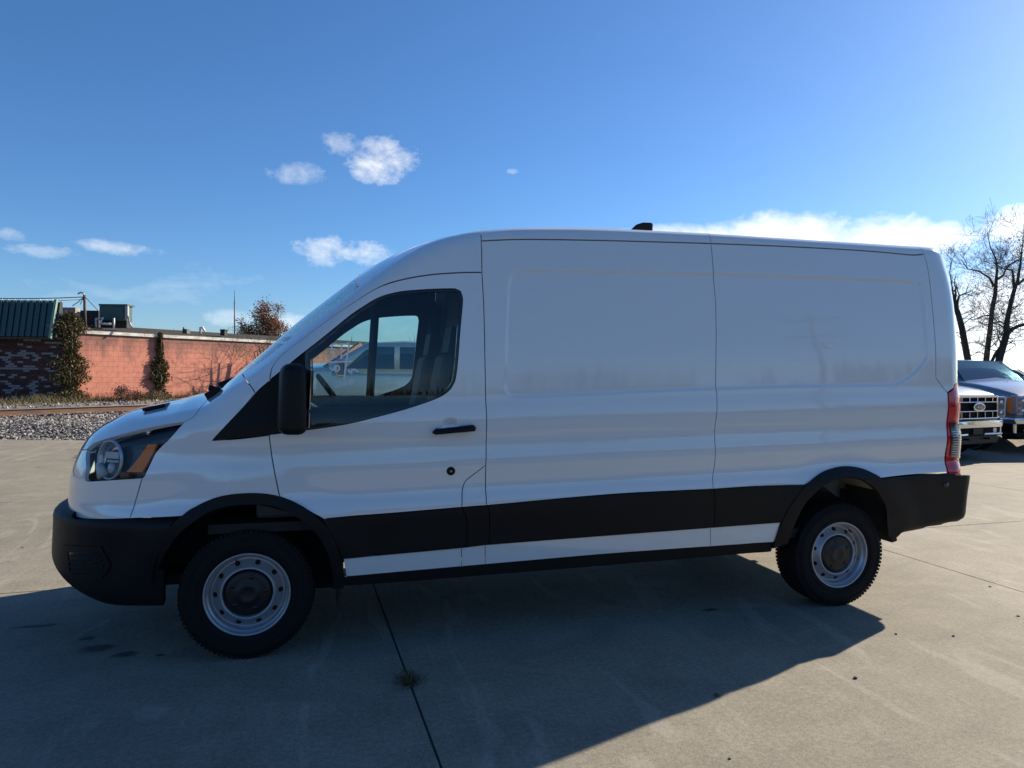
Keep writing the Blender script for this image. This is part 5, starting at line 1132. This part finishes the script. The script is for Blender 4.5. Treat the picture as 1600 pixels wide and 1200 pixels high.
def truck(name, label, loc, yaw, col, seed=0, chrome=True, k=1.0, wheels_=True):
    root = empty(name, loc, yaw); tag(root, label, 'pickup truck'); root.scale = (k, k, k)
    pt = mat('paint_'+name, col, .28, .35, coat=1.0); chm = CHROME if chrome else PLAST; gl = glass_mat('truck_glass', (.25, .36, .38), 1.6)
    b = MB(); loft(b, [sec(.84, .62, 1.20, -.02, .08), sec(.93, .55, 1.25, -.12, .10), sec(1.0, .50, 1.33, -.40, .11, crown=.07), sec(1.01, .48, 1.42, -.95, .11, crown=.09), sec(1.0, .48, 1.47, -1.45, .10, crown=.09), sec(1.0, .46, 1.44, -1.62, .06)]); smooth_obj(b.build('hood', pt, root))
    b = MB(); loft(b, [sec(1.0, .46, 1.36, -1.60, .05), sec(1.01, .45, 1.36, -2.6, .05), sec(1.01, .45, 1.34, -4.0, .05), sec(1.01, .47, 1.36, -5.9, .05), sec(.99, .50, 1.34, -6.1, .05)]); smooth_obj(b.build('body', pt, root))
    b = MB(); loft(b, [sec(.82, 1.30, 1.42, -1.45, .05), sec(.86, 1.30, 1.62, -1.72, .08), sec(.80, 1.30, 1.93, -2.22, .12), sec(.80, 1.30, 1.98, -2.9, .13), sec(.80, 1.30, 1.95, -3.75, .12), sec(.86, 1.30, 1.42, -3.98, .05)]); smooth_obj(b.build('cab', pt, root))
    def quad(name, P, th, mt, par):
        P = [Vector(p) for p in P]; n = (P[1]-P[0]).cross(P[2]-P[0]).normalized(); m_ = MB(); m_.add(P+[p-n*th for p in P], [tuple(range(len(P))), tuple(range(2*len(P)-1, len(P)-1, -1))]+[(i, len(P)+i, len(P)+(i+1) % len(P), (i+1) % len(P)) for i in range(len(P))]); return m_.build(name, mt, par)
    quad('windshield', [(-1.50, -.78, 1.46), (-1.50, .78, 1.46), (-2.15, .68, 1.93), (-2.15, -.68, 1.93)], .03, gl, root).location = (.075, 0, .02)
    for s in (-1, 1):
        quad('side_window', [(-1.85, s*.86, 1.45), (-2.72, s*.87, 1.45), (-2.72, s*.80, 1.86), (-2.26, s*.79, 1.86)], .02*s, gl, root); quad('side_window', [(-2.82, s*.87, 1.45), (-3.7, s*.87, 1.45), (-3.6, s*.80, 1.86), (-2.82, s*.80, 1.86)], .02*s, gl, root)
        m_ = MB(); m_.box((-1.78, s*1.16, 1.46), (.14, .22, .30)); m_.box((-1.76, s*1.02, 1.40), (.06, .20, .05)); m_.build('side_mirror', chm if chrome else pt, root, bevel=.03)
        # headlight cluster: bowl, three lamp cells, amber edge
        h = MB(); h.box((-.03, s*.80, 1.0), (.16, .30, .40), rz=-s*.25); ho = h.build('headlight', mat('truck_lamp', (.30, .34, .40), .12, .3, coat=1), root, bevel=.03)
        for zz in (.88, 1.0, 1.12): c = MB(); c.box((.055, s*.79, zz), (.02, .20, .085), rz=-s*.25); c.build('lamp_cell', mat('lamp_cell', (.10, .12, .15), .1, coat=1), ho, bevel=.012)
        for zz in (.90, 1.10): c = MB(); c.lathe([(.001, .02), (.03, .018), (.036, .0)], 14, Matrix.Translation((.062, s*.79, zz)) @ Matrix.Rotation(-HP, 4, 'Z')); c.build('lamp_bulb', CHROME, ho, fix=False)
        c = MB(); c.box((-.06, s*.955, 1.0), (.10, .03, .30), rz=-s*.3); c.build('marker_lamp', AMBER, ho, bevel=.01)
        f = MB(); f.box((.06, s*.60, .57), (.02, .11, .09)); f.build('fog_lamp', WHITE_LENS, root, bevel=.02)
        t = MB(); t.tube([(.06, s*.36, .42), (.12, s*.36, .42), (.12, s*.30, .42), (.06, s*.30, .42)], .018, 8); t.build('tow_hook', PLAST, root)
    # grille: dark mesh back, bright frame and bars with posts, oval badge
    g = MB(); g.box((.02, 0, 1.0), (.05, 1.28, .46)); go = g.build('grille', mat('grille_black', (.006, .006, .007), .8, spec=.15), root, bevel=.02)
    for z, hgt in ((1.20, .035), (1.10, .018), (.93, .018), (.80, .022)): c = MB(); c.box((.065, 0, z), (.045, 1.30, hgt)); c.build('grille_bar', chm, go, bevel=.008)
    for y in (-.50, -.25, .25, .50, 0):
        for z, hh in ((1.145, .075), (.865, .10)): c = MB(); c.box((.06, y, z), (.03, .02, hh)); c.build('grille_post', chm, go, bevel=.006)
    for s in (-1, 1): c = MB(); c.box((.06, s*.645, 1.0), (.05, .03, .44)); c.build('grille_post', chm, go, bevel=.01)
    def oval(rx, rz, x, d, name, mt, par):
        m_ = MB(); m_.prism([(rx*math.cos(q), rz*math.sin(q)) for q in np.linspace(0, 2*math.pi, 33)[:-1]], Matrix.Translation((x, 0, 1.01)) @ Matrix.Rotation(HP, 4, 'Z'), -d, 0); return m_.build(name, mt, par, bevel=.006)
    bd = oval(.185, .082, .075, .035, 'badge', CHROME, root); oval(.150, .058, .112, .004, 'badge_field', mat('badge_blue', (.010, .025, .09), .2, coat=1), bd)
    sc_ = MB(); cur = [(-.11, -.01), (-.09, .03), (-.05, .035), (-.06, -.03), (-.03, -.01), (-.01, .01), (.0, -.02), (.03, .0), (.05, -.015), (.08, .03), (.075, -.02), (.11, -.005)]
    P = smooth_curve(np.array(cur), .006); sc_.tube([(.1185, -p[0], 1.01+p[1]) for p in P], .005, 5); sc_.build('badge_script', CHROME, bd)
    # bumper
    b = MB(); loft(b, [sec(.96, .62, .755, -.30, .05), sec(1.0, .62, .755, -.16, .05), sec(.93, .62, .755, .04, .05, crown=.0), sec(.80, .63, .75, .10, .045, crown=.0)]); smooth_obj(b.build('front_bumper', chm, root))
    b = MB(); loft(b, [sec(.97, .46, .63, -.28, .04), sec(.90, .46, .63, .0, .04), sec(.78, .47, .63, .06, .04)]); b.build('bumper_opening', mat('grille_black', (.006, .006, .007), .8, spec=.15), root)
    for s in (-1, 1): b = MB(); b.box((.06, s*.52, .50), (.07, .50, .045), rz=-s*.10); b.box((-.06, s*.86, .52), (.18, .06, .20), rz=s*.5); b.build('bumper_blade', chm, root, bevel=.015)
    b = MB(); loft(b, [sec(.92, .28, .46, -.30, .05), sec(.84, .30, .46, -.02, .05), sec(.74, .33, .46, .05, .04)]); b.build('valance', PLAST, root)
    pl = MB(); pl.box((.085, 0, .56), (.012, .32, .12)); pl.build('plate_holder', PLAST, root, bevel=.01)
    for x in (-.98, -4.75):
        for s in (-1, 1):
            w = empty('wheel', (x, s*.86, .40)); w.parent = root
            t = MB(); t.lathe([(.23, -.11), (.30, -.13), (.36, -.12), (.395, -.09), (.40, -.04), (.40, .04), (.395, .09), (.36, .12), (.23, .11)], 40); t.build('tyre', RUB, w, fix=False)
            t = MB(); t.lathe([(.235, -.10*-s), (.225, -.115*-s), (.20, -.08*-s), (.17, -.04*-s), (.07, -.06*-s), (.001, -.07*-s)], 40); t.build('rim', CHROME if chrome else STEEL, w, fix=False)
            a = MB(); a.lathe([(.47, -.02), (.45, .02), (.41, .02), (.41, -.02)], 40, Matrix.Translation((x, s*1.0, .44)), close=True); a.build('arch_trim', PLAST, root, fix=False)
    u = MB(); u.box((-3, 0, .45), (5.4, 1.5, .20)); u.build('chassis', UNDER, root)
    return root
def cf_yaw(a):   # heading from camera-aligned angle (0 = facing the camera, + towards image right)
    d = RGT*math.sin(R(a))-FWD*math.cos(R(a)); return math.atan2(d[1], d[0])
T1 = truck('dark_pickup_truck', 'grey pickup truck with a chrome barred grille and oval badge nosed up behind the van', cf(8.58, 13.0, 0), cf_yaw(28), (.035, .040, .048), 1)
T2 = truck('silver_pickup_truck', 'silver pickup truck with large headlight parked beyond the grey truck', cf(11.12, 14.35, 0), cf_yaw(8), (.22, .25, .30), 2)
T3 = truck('white_pickup_truck', 'white pickup truck standing behind the van, seen through its cab windows', cf(-5.5, 14.6, 0), cf_yaw(-80), (.70, .70, .70), 3, k=1.1)
T4 = truck('black_pickup_truck', 'black pickup truck in the far row behind the silver truck', cf(24.5, 30.5, 0), cf_yaw(60), (.02, .02, .022), 4, chrome=False)
